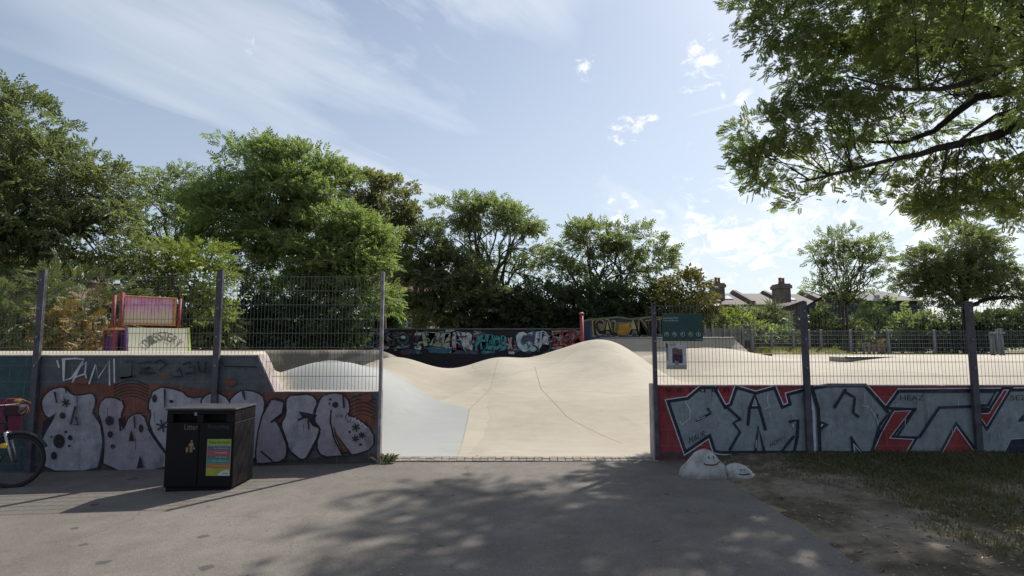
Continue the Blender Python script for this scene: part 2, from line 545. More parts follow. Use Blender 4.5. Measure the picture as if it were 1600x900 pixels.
xs = np.concatenate([np.linspace(-40, -9, 4), np.linspace(-8, 2.6, 40)])
ys = np.concatenate([np.linspace(-15, 2, 5), np.linspace(2.4, 8.42, 26)])
X, Yg = np.meshgrid(xs, ys)
Z = ground_z(X, Yg) + 0.004 * np.sin(X * 1.3 + Yg * 0.7) * np.exp(-((X + 1) / 4) ** 2)
V = np.stack([X.ravel(), Yg.ravel(), Z.ravel()], 1)
nx = len(xs)
Q = np.array([[j * nx + i, j * nx + i + 1, (j + 1) * nx + i + 1, (j + 1) * nx + i] for j in range(len(ys) - 1) for i in range(nx - 1)])
tag(np_mesh('asphalt_path', V, Q, M_ASPHALT, smooth=True), kind='structure')

def lump(x, y, s, seed):
    r = np.random.default_rng(seed)
    out = 0
    for k in range(7):
        a, ph, f = r.uniform(0, 6.28), r.uniform(0, 6.28), s * 1.55 ** k
        out = out + np.sin((x * math.cos(a) + y * math.sin(a)) * f + ph) / 1.45 ** k
    return out / 3.0

def verge_z(X, Y):
    X, Y = np.asarray(X, float), np.asarray(Y, float)
    edge = 2.33 + 0.13 * lump(X * 0 + 3, Y, 2.2, 5) + 0.05 * lump(X * 0 + 3, Y, 9.0, 6)
    return -0.03 + 0.075 * smoothstep(-0.1, 0.9, X - edge) + 0.018 * lump(X, Y, 3.0, 2) + 0.010 * lump(X, Y, 11.0, 3) + 0.05 * smoothstep(7.4, 8.3, Y) * smoothstep(0, 1, X - 2.4)
xs = np.concatenate([np.arange(1.95, 5, 0.045), np.arange(5, 12, 0.14), [14, 20, 30]])
ys = np.concatenate([np.arange(-8, 2.5, 0.7), np.arange(2.5, 8.33, 0.06)])
X, Yg = np.meshgrid(xs, ys)
V = np.stack([X.ravel(), Yg.ravel(), verge_z(X, Yg).ravel()], 1)
nx = len(xs)
Q = np.array([[j * nx + i, j * nx + i + 1, (j + 1) * nx + i + 1, (j + 1) * nx + i] for j in range(len(ys) - 1) for i in range(nx - 1)])
tag(np_mesh('earth_verge', V, Q, M_DIRT, smooth=True), kind='structure')

def bank_z(x, y):
    return 0.97 + 0.34 * smoothstep(26.3, 27.6, y) * smoothstep(11.3, 12.6, x) * (1 - smoothstep(15.2, 16.6, x)) + 0.03 * lump(x, y, 1.2, 44)
xs = np.arange(10.8, 17.2, 0.2); ys = np.arange(26.1, 31.0, 0.2)
X, Yg = np.meshgrid(xs, ys)
V = np.stack([X.ravel(), Yg.ravel(), bank_z(X, Yg).ravel()], 1)
nx = len(xs)
Q = np.array([[j * nx + i, j * nx + i + 1, (j + 1) * nx + i + 1, (j + 1) * nx + i] for j in range(len(ys) - 1) for i in range(nx - 1)])
tag(np_mesh('grass_bank', V, Q, M_GROUND, smooth=True), kind='structure')

def G(x, y, cx, cy, sx, sy, h):
    return h * np.exp(-0.5 * ((x - cx) / sx) ** 2 - 0.5 * ((y - cy) / sy) ** 2)

def park_z(x, y):
    """height of the skatepark concrete over the plan"""
    x, y = np.asarray(x, float), np.asarray(y, float)
    base = 0.95 * smoothstep(10, 25, y) * smoothstep(2, 6.5, x) + 0.12 * smoothstep(18, 24, y)
    amp = 0.84 - 0.70 * smoothstep(2.6, 5.4, x)
    amp = amp * smoothstep(-5.2, -3.4, x)
    prof = 0.35 * smoothstep(8.5, 12.0, y) + 0.65 * smoothstep(9.2, 14.6, y)
    prof = prof * (1 - smoothstep(15.2, 19.0, y))
    z = base + amp * prof
    z = z + G(x, y, -2.75, 13.4, 0.72, 1.1, 0.50)             # left wave
    z = z + G(x, y, -0.33, 14.9, 0.68, 1.3, 0.38)             # middle wave
    z = z + G(x, y, 2.35, 16.6, 1.05, 1.7, 1.02)              # big dome
    z = z + G(x, y, 0.95, 15.9, 0.45, 1.2, 0.13)
    z = z + G(x, y, 7.0, 20.5, 1.7, 1.7, 0.62)                # dome behind the sign
    z = z + G(x, y, 12.6, 17.5, 2.5, 2.0, 0.66)               # broad ridge on the right
    z = z + G(x, y, 15.6, 15.5, 1.5, 1.6, 0.38)
    z = z + 0.90 * np.exp(-0.5 * (np.abs(x + 4.35) / 1.75) ** 4 - 0.5 * ((y - 10.9) / 0.85) ** 2)             # blue mound behind the low wall
    # left deck and its bank
    xe = -3.60 - 0.385 * np.clip(y - 8.15, 0, 4)
    d = np.clip(1.46 - 2.1 * (x - xe), -1, 1.46)
    d = np.where(y > 11.6, np.minimum(d, 1.46 - (y - 11.6) * 2.5), d)
    z = np.maximum(z, d)
    # back bank along the left
    b = np.clip((y - 16.2) * 1.7, 0, 1.40) * (1 - smoothstep(-4.2, -1.2, x)) * (1 - smoothstep(17.6, 18.3, y))
    z = np.maximum(z, b)
    return z + 0.02
xs = np.arange(-16, 30.01, 0.12)
ys = np.concatenate([np.arange(8.44, 20, 0.10), np.arange(20, 27.0, 0.2)])
X, Yg = np.meshgrid(xs, ys)
V = np.stack([X.ravel(), Yg.ravel(), park_z(X, Yg).ravel()], 1)
nx, ny = len(xs), len(ys)
I, J = np.meshgrid(np.arange(nx - 1), np.arange(ny - 1))
k0 = (J * nx + I).ravel()
Q = np.stack([k0, k0 + 1, k0 + nx + 1, k0 + nx], 1)
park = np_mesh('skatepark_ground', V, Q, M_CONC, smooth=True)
tag(park, kind='structure')

# construction joints: thin strips that follow the surface
def joint(pts, w=0.007):
    mb = MB()
    P = []
    for (x0, y0), (x1, y1) in zip(pts[:-1], pts[1:]):
        L = math.hypot(x1 - x0, y1 - y0)
        nseg = max(2, int(L / 0.12))
        for i in range(nseg):
            P.append((x0 + (x1 - x0) * i / nseg, y0 + (y1 - y0) * i / nseg))
    P.append(pts[-1])
    for i, (x, y) in enumerate(P):
        x2, y2 = P[min(i + 1, len(P) - 1)]
        x1, y1 = P[max(i - 1, 0)]
        L = math.hypot(x2 - x1, y2 - y1) or 1
        nxx, nyy = -(y2 - y1) / L * w / 2, (x2 - x1) / L * w / 2
        for s in (-1, 1):
            mb.v.append((x + s * nxx, y + s * nyy, float(park_z(x + s * nxx, y + s * nyy)) + 0.006))
    for i in range(len(P) - 1):
        mb.face([2 * i, 2 * i + 1, 2 * i + 3, 2 * i + 2])
    return mb
M_JOINT = plain('joint_filler', (0.28, 0.247, 0.198), 0.9)
for pts in ([(-0.78, 8.45), (-0.80, 10.95), (-0.45, 12.2), (-0.33, 14.6)], [(1.75, 9.3), (1.0, 10.6), (0.62, 12.2), (0.55, 14.0)],
            [(0.66, 12.0), (1.3, 12.15), (2.3, 11.9)]):
    joint(pts).build('expansion_joint', M_JOINT, park)

# brick threshold across the gateway, in two courses, and its pale concrete edging
mb = MB()
for r in range(2):
    x = -1.86
    while x < 2.02:
        w = random.uniform(0.098, 0.104)
        y0 = 8.20 + r * 0.115 + random.uniform(-.003, .003)
        mb.box((x, y0, -0.03), (min(x + w, 2.05), y0 + 0.105, 0.012 + random.uniform(0, .006) + r * .006), random.choice((0, 0, 1)), 0.004)
        x += w + 0.008
tag(mb.build('brick_path', [plain('pale_brick', (0.24, 0.20, 0.165), 0.9, 0.3, 9), plain('grey_brick', (0.19, 0.165, 0.14), 0.9, 0.3, 9)]), kind='structure')
# ------------------------------------------------------------------ graffiti walls by the gateway
def paint(name, col, **k):
    return painted_block(name, col, **k)
P_GREY = paint('slate_wall_paint', (0.090, 0.098, 0.105))
P_TEAL = paint('dark_teal_wall_paint', (0.035, 0.075, 0.075))
P_RUST = paint('rust_orange_spray', (0.165, 0.055, 0.034))
P_SILV = paint('silver_mauve_spray', (0.36, 0.34, 0.38))
P_SILV2 = paint('silver_grey_spray', (0.24, 0.265, 0.275))
P_NAVY = paint('navy_black_spray', (0.018, 0.022, 0.038), joint=0.08)
P_BLACK = paint('black_spray', (0.02, 0.018, 0.022), joint=0.08)
P_RED = paint('deep_red_wall_paint', (0.26, 0.030, 0.032))
P_WHITE = paint('white_spray', (0.55, 0.55, 0.58), joint=0.08)
P_PINK = paint('crimson_spray', (0.16, 0.018, 0.05))
P_DIRTY = paint('splash_dirt', (0.055, 0.05, 0.047), dirt=0.8)
M_COPING = plain('concrete_coping', (0.40, 0.37, 0.33), 0.85)

def r2(*p): return [(x / 3.75, 540 + y / 3.75) for x, y in p]
def r3(*p): return [(240 + x / 3.75, 540 + y / 3.75) for x, y in p]
def r7(*p): return [(1000 + x / 4.09, 580 + y / 4.09) for x, y in p]
def r8(*p): return [(1280 + x / 4.5, 580 + y / 4.5) for x, y in p]

def smooth_poly(pts, it=2):
    for _ in range(it):
        q = []
        for a, b in zip(pts, pts[1:] + pts[:1]):
            q += [(a[0] * .75 + b[0] * .25, a[1] * .75 + b[1] * .25), (a[0] * .25 + b[0] * .75, a[1] * .25 + b[1] * .75)]
        pts = q
    return pts

def inset(pts, d):
    A = sum(a[0] * b[1] - b[0] * a[1] for a, b in zip(pts, pts[1:] + pts[:1]))
    sg = 1 if A > 0 else -1
    out = []
    n = len(pts)
    for i in range(n):
        p0, p1, p2 = pts[i - 1], pts[i], pts[(i + 1) % n]
        def nrm(a, b):
            l = math.hypot(b[0] - a[0], b[1] - a[1]) or 1
            return (-(b[1] - a[1]) / l * sg, (b[0] - a[0]) / l * sg)
        n1, n2 = nrm(p0, p1), nrm(p1, p2)
        bx, by = n1[0] + n2[0], n1[1] + n2[1]
        l2 = bx * bx + by * by
        k = 2 * d / max(l2, 1.0)
        out.append((p1[0] + bx * k, p1[1] + by * k))
    return out

class Spray:
    """flat paint on a wall face: each layer a couple of mm in front of the one below"""
    def __init__(s, Y, zmin=None):
        s.Y, s.mb, s.k, s.zmin = Y, MB(), 0, zmin
    def P(s, p, Y):
        v = at(p[0], p[1], Y)
        return v
    def layer(s):
        s.k += 0.1
    def poly(s, pts, m):
        s.k += 0.1
        s.mb.poly([s.P(p, s.Y - 0.002 * (s.k + 1)) for p in pts], m)
    def stroke(s, pts, w, m, w2=None):
        w2 = w if w2 is None else w2
        s.k += 0.1
        n = len(pts)
        L, R = [], []
        for i in range(n):
            a, b = pts[max(i - 1, 0)], pts[min(i + 1, n - 1)]
            l = math.hypot(b[0] - a[0], b[1] - a[1]) or 1
            ww = (w + (w2 - w) * i / max(n - 1, 1)) / 2
            nx_, ny_ = -(b[1] - a[1]) / l * ww, (b[0] - a[0]) / l * ww
            L.append((pts[i][0] + nx_, pts[i][1] + ny_)); R.append((pts[i][0] - nx_, pts[i][1] - ny_))
        Y = s.Y - 0.002 * (s.k + 1)
        k0 = len(s.mb.v)
        for a, b in zip(L, R):
            s.mb.v.append(tuple(s.P(a, Y))); s.mb.v.append(tuple(s.P(b, Y)))
        for i in range(n - 1):
            s.mb.face([k0 + 2 * i, k0 + 2 * i + 1, k0 + 2 * i + 3, k0 + 2 * i + 2], m)
        for i in (0, n - 1):      # round ends
            s.blob(pts[i], (w if i == 0 else w2) / 2, m, off=0.0004)
    def blob(s, c, r, m, ry=None, off=0.0):
        s.k += 0.1
        Y = s.Y - 0.002 * (s.k + 1) - off
        s.mb.quad([s.P((c[0] + r * math.cos(a), c[1] + (ry or r) * math.sin(a)), Y) for a in [i * 2 * math.pi / 10 for i in range(10)]], m)
    def build(s, name, mats, parent):
        return s.mb.build(name, mats, parent)

YL, YR = 8.15, 8.28
# --- left wall: tall part with a raked end, then a low part up to the gate post
lw = thing('graffiti_wall', 'dark grey block wall with silver bubble letters and a white tag, behind the litter bin', 'wall', (-4.5, YL, -0.15))
mb = MB()
prof = [(-18, -0.5), (-1.87, -0.5), (-1.87, 0.955), (-3.34, 0.955), (-3.57, 1.455), (-18, 1.455)]
mb.prism([(x, YL, z) for x, z in prof], (0, 0.30, 0))
mb.build('wall', P_GREY, lw)
mb = MB()
mb.box((-18, YL - 0.012, 1.457), (-3.585, YL + 0.33, 1.478), 0, 0.006)
cop = mb.build('coping', M_COPING, lw)
mb = MB()
mb.prism([(-3.588, YL - 0.008, 1.480), (-3.33, YL - 0.008, 0.957), (-3.305, YL - 0.008, 0.957), (-3.565, YL - 0.008, 1.480)], (0, 0.31, 0))
mb.box((-3.303, YL - 0.008, 0.957), (-1.872, YL + 0.31, 0.968), 0, 0.004)
mb.build('coping', plain('pale_worn_edge', (0.30, 0.25, 0.235), .8, .4), lw)

W = Spray(YL)
# 0 grey 1 rust 2 silver 3 black 4 white 5 teal 6 crimson 7 dirt 8 pale mauve
W.poly([(-160, 556), (49, 556), (49, 735), (-160, 742)], 5)
W.layer()
W.poly(smooth_poly([(60, 612), (90, 598), (150, 600), (240, 598), (300, 606), (400, 612), (430, 612), (586, 614), (586, 690), (500, 700), (300, 700), (60, 690)], 1), 1)
W.poly(smooth_poly([(-30, 640), (18, 618), (30, 622), (42, 655), (20, 690), (-30, 690)], 1), 6)
W.poly([(50, 728), (200, 729), (400, 722), (586, 708), (586, 722), (300, 745), (50, 745)], 7)
W.layer()
for c, r in (((125, 585), 3), ((72, 600), 9), ((500, 595), 6), ((350, 590), 10), ((575, 620), 9), ((255, 585), 7)):
    pass
for k in range(6):   # arcs in the rust band
    W.stroke([(178 + i * 9, 628 - 9 * math.sin(i / 6 * math.pi) - k * 5) for i in range(7)], 1.6, 3)
    W.stroke([(545 + i * 7, 655 - 8 * math.sin(i / 6 * math.pi) - k * 6) for i in range(7)], 1.6, 3)
letters = [
    r2((240, 330), (260, 290), (300, 255), (380, 238), (420, 290), (480, 290), (540, 275), (562, 310), (555, 360), (540, 390), (585, 450), (608, 540), (598, 650), (570, 735), (240, 735), (235, 600), (250, 530), (330, 400), (290, 430), (255, 400)),
    r2((570, 380), (600, 310), (660, 300), (735, 335), (705, 420), (720, 495), (760, 405), (840, 395), (870, 490), (990, 650), (985, 728), (600, 735), (612, 560), (595, 450)),
    r2((860, 365), (905, 238), (1060, 260), (1110, 310), (1200, 300), (1240, 400), (1200, 728), (1010, 728), (985, 640), (870, 480), (888, 385)),
    r3((270, 330), (310, 285), (370, 272), (440, 310), (455, 380), (440, 680), (290, 690)),
    r3((440, 330), (470, 290), (520, 258), (600, 270), (655, 310), (640, 420), (610, 690), (450, 690)),
    r3((690, 300), (770, 325), (762, 400), (700, 450), (722, 440), (790, 600), (765, 680), (640, 690), (590, 690), (620, 440)),
    r3((772, 322), (800, 290), (830, 292), (920, 283), (965, 328), (930, 400), (960, 410), (940, 450), (980, 500), (920, 610), (890, 668), (850, 665), (790, 610), (740, 470), (780, 400)),
    r3((968, 322), (1000, 285), (1090, 275), (1140, 310), (1152, 380), (1135, 410), (1185, 420), (1290, 500), (1290, 605), (1160, 645), (1100, 645), (985, 655), (950, 585), (982, 490), (935, 435)),
]
for i, L in enumerate(letters):
    L = smooth_poly(L, 1)
    W.poly(inset(L, -1.5), 3)
    W.layer()
    W.poly(inset(L, 1.0), 2 if i in (3, 6) else (8 if i % 2 else 2))
    W.layer()
# counters, drips and spots
W.poly(r3((1045, 450), (1052, 470), (1062, 530), (1110, 640), (1165, 640), (1075, 520)), 3)
W.poly(r3((1060, 480), (1072, 540), (1112, 620), (1140, 622), (1080, 535)), 1)
W.poly(r2((330, 395), (255, 440), (240, 530), (250, 520)), 3)
W.poly(r3((850, 385), (958, 405), (940, 445), (975, 490), (930, 470), (905, 430), (870, 420)), 3)
W.stroke(r3((740, 455), (760, 510), (785, 580), (780, 640), (765, 680)), 3.2, 3)
W.stroke(r3((640, 400), (690, 310), (765, 330), (755, 395), (690, 448)), 3.0, 3)
W.stroke(r3((930, 440), (975, 490), (950, 570), (905, 650)), 3.2, 3)
W.stroke(r3((1040, 380), (1035, 450), (1060, 550), (1105, 640)), 2.6, 3)
W.stroke(r3((630, 620), (700, 680)), 2.6, 3)
W.stroke(r3((790, 610), (860, 670)), 2.6, 3)
W.stroke(r2((700, 430), (705, 500), (725, 480), (722, 420)), 3.0, 3)
W.stroke(r2((870, 490), (930, 580), (985, 650), (975, 700)), 3.2, 3)
W.stroke(r2((545, 395), (590, 460), (605, 560), (590, 660), (570, 730)), 3.2, 3)
W.layer()
for c, rx, ry in (((345, 560), 34, 42), ((315, 645), 18, 24), ((410, 540), 14, 16), ((385, 505), 8, 8), ((405, 588), 8, 7), ((640, 440), 24, 28), ((645, 520), 16, 20), ((660, 590), 13, 14), ((825, 485), 13, 24), ((905, 310), 14, 24), ((1003, 327), 12, 10), ((365, 410), 16, 20), ((300, 535), 7, 6)):
    W.blob(r2(c)[0], rx / 3.75, 3, ry / 3.75)
for c, rx, ry in (((1065, 347), 18, 18), ((1035, 315), 7, 8), ((1030, 340), 6, 6), ((1148, 506), 7, 8), ((1212, 580), 8, 8)):
    W.blob(r3(c)[0], rx / 3.75, 3, ry / 3.75)
def star(c, r):
    for a in (0.3, 1.35, 2.4):
        W.stroke([(c[0] - r * math.cos(a), c[1] - r * math.sin(a)), (c[0] + r * math.cos(a), c[1] + r * math.sin(a))], 2.2, 3)
star(r2((950, 470))[0], 9); star(r2((385, 335))[0], 6); star(r2((995, 535))[0], 4)
star(r3((1185, 480))[0], 6); star(r3((1182, 545))[0], 4.5); star(r3((1220, 525))[0], 4.5)
W.stroke(r2((320, 275), (332, 335)), 3.6, 3, 2.0); W.stroke(r2((385, 245), (388, 275)), 4, 3, 2)
W.stroke(r2((440, 360), (415, 460), (455, 465), (445, 420)), 3.4, 3); W.stroke(r2((965, 260), (966, 360)), 3.6, 3, 1.6)
W.stroke(r2((785, 410), (790, 480)), 2.4, 3); W.poly(r2((770, 490), (752, 560), (785, 560)), 3); W.poly(r2((820, 640), (800, 720), (840, 715)), 3)
W.stroke(r3((525, 275), (535, 315)), 5, 3, 2); W.stroke(r3((1110, 290), (1115, 360)), 3, 3); W.stroke(r3((905, 440), (910, 490)), 3, 3, 2)
W.stroke(r3((880, 420), (850, 435)), 3, 3)
rd = random.Random(4)
for _ in range(34):
    x_ = rd.uniform(70, 575); y_ = rd.uniform(615, 690)
    if 262 < x_ < 412: continue
    W.stroke([(x_, y_), (x_ + rd.uniform(-.4, .4), y_ + rd.uniform(5, 20))], rd.uniform(.7, 1.3), rd.choice((3, 3, 1, 8)), .4)
# small tag written over the last letter
W.stroke(r3((1068, 405), (1075, 425), (1085, 402)), 1.2, 3); W.stroke(r3((1100, 405), (1092, 415), (1102, 425), (1108, 412), (1100, 405)), 1.2, 3)
W.stroke(r3((1135, 395), (1122, 420), (1140, 450), (1160, 430), (1150, 450)), 1.2, 3); W.stroke(r3((1160, 440), (1185, 420), (1180, 450), (1200, 435), (1215, 470), (1220, 450), (1245, 480)), 1.2, 4)
W.build('bubble_lettering', [P_GREY, P_RUST, P_SILV, P_BLACK, P_WHITE, P_TEAL, P_PINK, P_DIRTY, paint('pale_mauve_spray', (0.29, 0.255, 0.29))], lw)
W = Spray(YL); W.k = 24
for s in (((335, 90), (345, 125)), ((365, 80), (440, 75), (492, 80), (480, 100), (420, 190), (372, 205), (368, 90)), ((372, 205), (378, 80)),
          ((425, 212), (470, 120), (505, 95), (498, 160), (505, 190)), ((440, 185), (500, 165)), ((522, 222), (560, 110), (575, 190), (640, 90), (642, 230)), ((668, 80), (670, 215))):
    W.stroke(r2(*s), 2.6, 0)
tag(W.build('sprayed_tag', [P_WHITE], lw), 'thin white sprayed tag reading DAMI')
W = Spray(YL); W.k = 24
for s in (((740, 95), (775, 90), (772, 180), (705, 190), (790, 180)), ((885, 95), (810, 105), (830, 140), (880, 130), (815, 160), (830, 165), (905, 160)),
          ((910, 100), (940, 85), (975, 110), (935, 145)), ((1020, 185), (1070, 180), (1050, 130), (1040, 150)), ((1075, 110), (1110, 95), (1115, 130), (1145, 120), (1140, 160), (1090, 165)), ((1160, 95), (1170, 150), (1200, 160), (1205, 100))):
    W.stroke(r2(*s), 3.4, 0)
for s in (((395, 90), (410, 120), (600, 125)),):
    W.stroke(r3(*s), 2.6, 0)
W.stroke(r2((930, 170), (990, 172)), 3, 1); W.stroke(r2((945, 185), (1000, 186)), 2.6, 1); W.blob(r2((480, 205))[0], 11, 1, 5); W.blob(r3((450, 215))[0], 10, 1, 5.5); W.blob(r3((1245, 305))[0], 9, 1, 7)
tag(W.build('sprayed_tag', [P_BLACK, P_RUST], lw), 'black sprayed scrawl with rust dabs')

# --- right wall: red, with large silver angular letters
rw = thing('graffiti_wall', 'low red block wall with big angular silver letters outlined in navy, right of the gateway', 'wall', (4.5, YR, 0))
mb = MB()
mb.box((2.05, YR, -0.5), (20, YR + 0.16, 1.028))
mb.build('wall', P_RED, rw)
mb = MB()
mb.box((2.045, YR - 0.006, 1.030), (20, YR + 0.166, 1.040), 0, 0.004)
mb.build('coping', plain('worn_red_edge', (0.34, 0.25, 0.24), .8), rw)
mb = MB()
mb.box((1.985, YR - 0.02, -0.4), (2.048, YR + 0.18, 1.06), 0, 0.006)
mb.build('wall_end', plain('grey_rendered_pier', (0.34, 0.32, 0.31), .85, .3), rw)
W = Spray(YR)   # 0 white line 1 navy 2 silver 3 red 4 dirt
W.poly([(1033, 709), (1046, 705), (1060, 708), (1078, 703), (1130, 706), (1300, 703), (1420, 706), (1600, 702), (1750, 703), (1750, 716), (1033, 716)], 4)
W.layer()
sil = r7((165, 185), (300, 165), (385, 95), (480, 95), (548, 218), (572, 205), (610, 92), (740, 130), (865, 95), (915, 218), (948, 205), (932, 142), (1075, 105)) + \
    r8((60, 92), (330, 92), (468, 245), (555, 128), (1300, 122), (1330, 122), (1440, 120), (2100, 120), (2100, 585), (600, 585), (370, 585), (230, 585)) + \
    r7((960, 528), (790, 528), (735, 528), (520, 530), (470, 520), (440, 428), (285, 532))
W.poly(inset(sil, -1.6), 0); W.layer()
W.poly(sil, 1); W.layer()
W.poly(inset(sil, 5.0), 2); W.layer()
def hole(pts, m=3, lw_=1.3, dark=4.2):
    W.poly(inset(pts, -dark - lw_), 1); W.layer()
    W.poly(inset(pts, -lw_), 0); W.layer()
    W.poly(pts, m); W.layer()
hole(r8((530, 285), (640, 280), (490, 472), (660, 482), (600, 583), (378, 583), (440, 440)))
hole(r8((965, 395), (1085, 560), (1070, 583), (865, 583)))
hole(r8((1120, 302), (1195, 300), (1300, 135), (1325, 135), (1178, 380)))
hole(r8((1440, 300), (1440, 352), (1392, 355)), 1, 0.2, 0.2)
hole(r8((1480, 470), (1350, 480), (1300, 583), (1480, 583)), 1, 1.0, 0.2)
hole(r7((730, 168), (748, 218), (714, 220)), 2, 1.0, 4.0)
hole(r7((978, 340), (985, 345), (980, 362), (968, 338)), 2, 1.0, 1.0)
for s, w in ((r7((435, 240), (450, 270), (365, 315)), 3.6), (r7((690, 340), (700, 240), (735, 150), (765, 240), (802, 372)), 4.6), (r7((738, 515), (755, 350), (792, 505)), 4.6),
             (r7((640, 308), (597, 330), (640, 388), (575, 500)), 4.2), (r7((960, 322), (1010, 312), (1005, 420), (985, 520), (905, 515), (980, 420)), 5.0), (r7((548, 222), (640, 305)), 4.2),
             (r7((1098, 100), (1140, 240), (1152, 520)), 5.2), (r8((185, 130), (110, 252)), 4.4), (r8((190, 150), (252, 185), (240, 290), (275, 318)), 4.2), (r8((340, 120), (490, 295), (425, 380), (372, 575)), 4.6),
             (r8((410, 300), (415, 380)), 1.6), (r8((555, 140), (1245, 142), (1190, 240), (1100, 243)), 4.6), (r8((500, 262), (680, 262), (548, 460), (705, 465), (845, 255), (1060, 248)), 4.6),
             (r8((225, 470), (300, 580)), 4.5), (r8((1105, 262), (1200, 268)), 5.0), (r8((470, 250), (500, 262)), 4), (r8((228, 460), (236, 580)), 3.0)):
    W.stroke(s, w, 1)
W.poly(r7((1155, 318), (1208, 340), (1155, 382)), 1)
W.layer()
for s, w in ((r7((290, 195), (320, 245), (318, 300)), 1.2), (r7((320, 300), (265, 345), (258, 320)), 1.2), (r7((820, 140), (812, 190), (830, 225), (800, 242)), 1.2),
             (r8((320, 165), (325, 220), (300, 242), (350, 250)), 1.1), (r8((360, 260), (410, 340), (415, 380)), 1.0), (r7((365, 312), (415, 290)), 1.1), (r7((1160, 350), (1166, 340)), 2.0), (r8((243, 515), (250, 575)), 1.4), (r8((240, 510), (300, 575)), 1.2),
             (r8((1090, 240), (1110, 355)), 2.4), (r7((1078, 115), (1110, 255), (1118, 520)), 4.2), (r7((745, 440), (742, 490)), 1.2)):
    W.stroke(s, w, 0)
rd = random.Random(6)
for _ in range(30):
    x_ = rd.uniform(1060, 1595); y_ = rd.uniform(608, 685)
    W.stroke([(x_, y_), (x_ + rd.uniform(-.3, .3), y_ + rd.uniform(5, 18))], rd.uniform(.6, 1.1), rd.choice((1, 1, 0, 3)), .4)
W.build('angular_lettering', [P_WHITE, P_NAVY, P_SILV2, P_RED, P_DIRTY], rw)
mb = MB()
def wall_word(body, pts, Y, m=0, rise=0.0):
    (x0, y0), (x1, y1) = pts
    a, b = at(x0, y0, Y), at(x1, y1, Y)
    k = len(mb.v)
    mb.text(body, a.x, b.x, min(a.z, b.z), max(a.z, b.z), Y, m)
    for i in range(k, len(mb.v)):
        v = mb.v[i]
        mb.v[i] = (v[0], v[1], v[2] + rise * (v[0] - a.x))
wall_word('MAUR.', r7((315, 465), (425, 425)), YR - 0.062, 0, 0.45)
wall_word('HOPE', r7((830, 490), (915, 460)), YR - 0.062, 0, 0.5)
wall_word('HEAZ', r8((570, 205), (735, 170)), YR - 0.062)
wall_word('SEZ', r8((1345, 205), (1460, 170)), YR - 0.062)
wall_word('v e r u d n', [(1040, 613), (1140, 603)], YR - 0.012)
tag(mb.build('sprayed_tag', [P_BLACK], rw), 'small black handwritten tags')

# ------------------------------------------------------------------ welded mesh fences
M_POST = plain('weathered_dark_post', (0.075, 0.072, 0.085), 0.55, 0.5, 7, 0.3)
M_GALV = plain('galvanised_steel', (0.21, 0.21, 0.225), 0.55, 0.25, 8, 0.45)
M_WIRE = plain('dark_green_wire', (0.10, 0.12, 0.112), 0.45, 0.2, 5, 0.2)
M_WIREG = plain('grey_wire', (0.20, 0.21, 0.21), 0.5, 0.2, 5, 0.4)

def mesh_panel(x0, x1, Y, zb, zt, wire, vs=0.05, hs=0.2, r=0.0028, along=None):
    """twin wire welded panel; zb is a number or a function of x"""
    mb = MB()
    fz = zb if callable(zb) else (lambda x: zb)
    def pt(x, dy, z):
        return (x, Y + dy, z) if along is None else along(x, dy, z)
    n = max(2, int(round((x1 - x0) / vs)))
    for i in range(n + 1):
        x = x0 + (x1 - x0) * i / n
        mb.tube([pt(x, 0, fz(x) + 0.012), pt(x, 0, zt)], r, 4, 0, True, False)
    z = zt - 0.025
    segs = 24 if callable(zb) else 1
    while z > min(fz(x0), fz(x1)) + 0.02:
        ok = [x0 + (x1 - x0) * k / segs for k in range(segs + 1) if fz(x0 + (x1 - x0) * k / segs) < z - 0.01]
        if len(ok) > 1:
            for dy in (-0.006, 0.006):
                mb.tube([pt(ok[0], dy, z), pt(ok[-1], dy, z)], r * 1.15, 4, 0, True, False)
        z -= hs
    return mb

def square_post(x, Y, z0, z1, w, d, parent, mat, cap=True, twist=0.0):
    mb = MB()
    M = Matrix.Translation((x, Y, 0)) @ Matrix.Rotation(twist, 4, 'Z') @ Matrix.Translation((-x, -Y, 0))
    mb.box((x - w / 2, Y - d / 2, z0), (x + w / 2, Y + d / 2, z1), 0, 0.006, M)
    o = mb.build('post', mat, parent)
    if cap:
        mb = MB()
        mb.box((x - w / 2 - 0.003, Y - d / 2 - 0.003, z1 + 0.001), (x + w / 2 + 0.003, Y + d / 2 + 0.003, z1 + 0.018), 0, 0.006, M)
        mb.build('post_cap', mat, o)
        z = z1 - 0.14
        while z > max(z0, 0) + 0.2:
            if z > 1.05:
                mb = MB()
                mb.box((x - 0.014, Y - d / 2 - 0.012, z), (x + 0.014, Y - d / 2 - 0.001, z + 0.028), 0, 0.003, M)
                mb.build('clamp', M_GALV, o)
            z -= 0.4
    return o

lf = thing('mesh_fence', 'tall dark wire mesh fence standing along the grey graffiti wall on the left', 'fence', (-4.5, YL - 0.04, 0))
PL = [at(-700, 560, YL).x, at(-445, 560, YL).x, at(-190, 560, YL).x, at(62, 560, YL).x, at(341, 560, YL).x]
TOPL = at(342, 424, YL - .04).z
for x in PL:
    square_post(x, YL - 0.050, -0.2, TOPL, 0.085, 0.055, lf, M_POST)
square_post(-1.845, YL + 0.03, -0.1, TOPL, 0.045, 0.07, lf, plain('gate_post_steel', (0.22, 0.20, 0.21), 0.5, .5, 9, .3), False)
wt = lambda x: 1.478 if x < -3.585 else (0.97 if x > -3.31 else 1.478 - (x + 3.585) / 0.275 * 0.508)
for a, b in zip(PL, PL[1:] + [-1.87]):
    mesh_panel(a + 0.03, b - 0.03, YL + 0.0, wt, TOPL - 0.05, M_WIRE).build('mesh_panel', M_WIRE, lf)

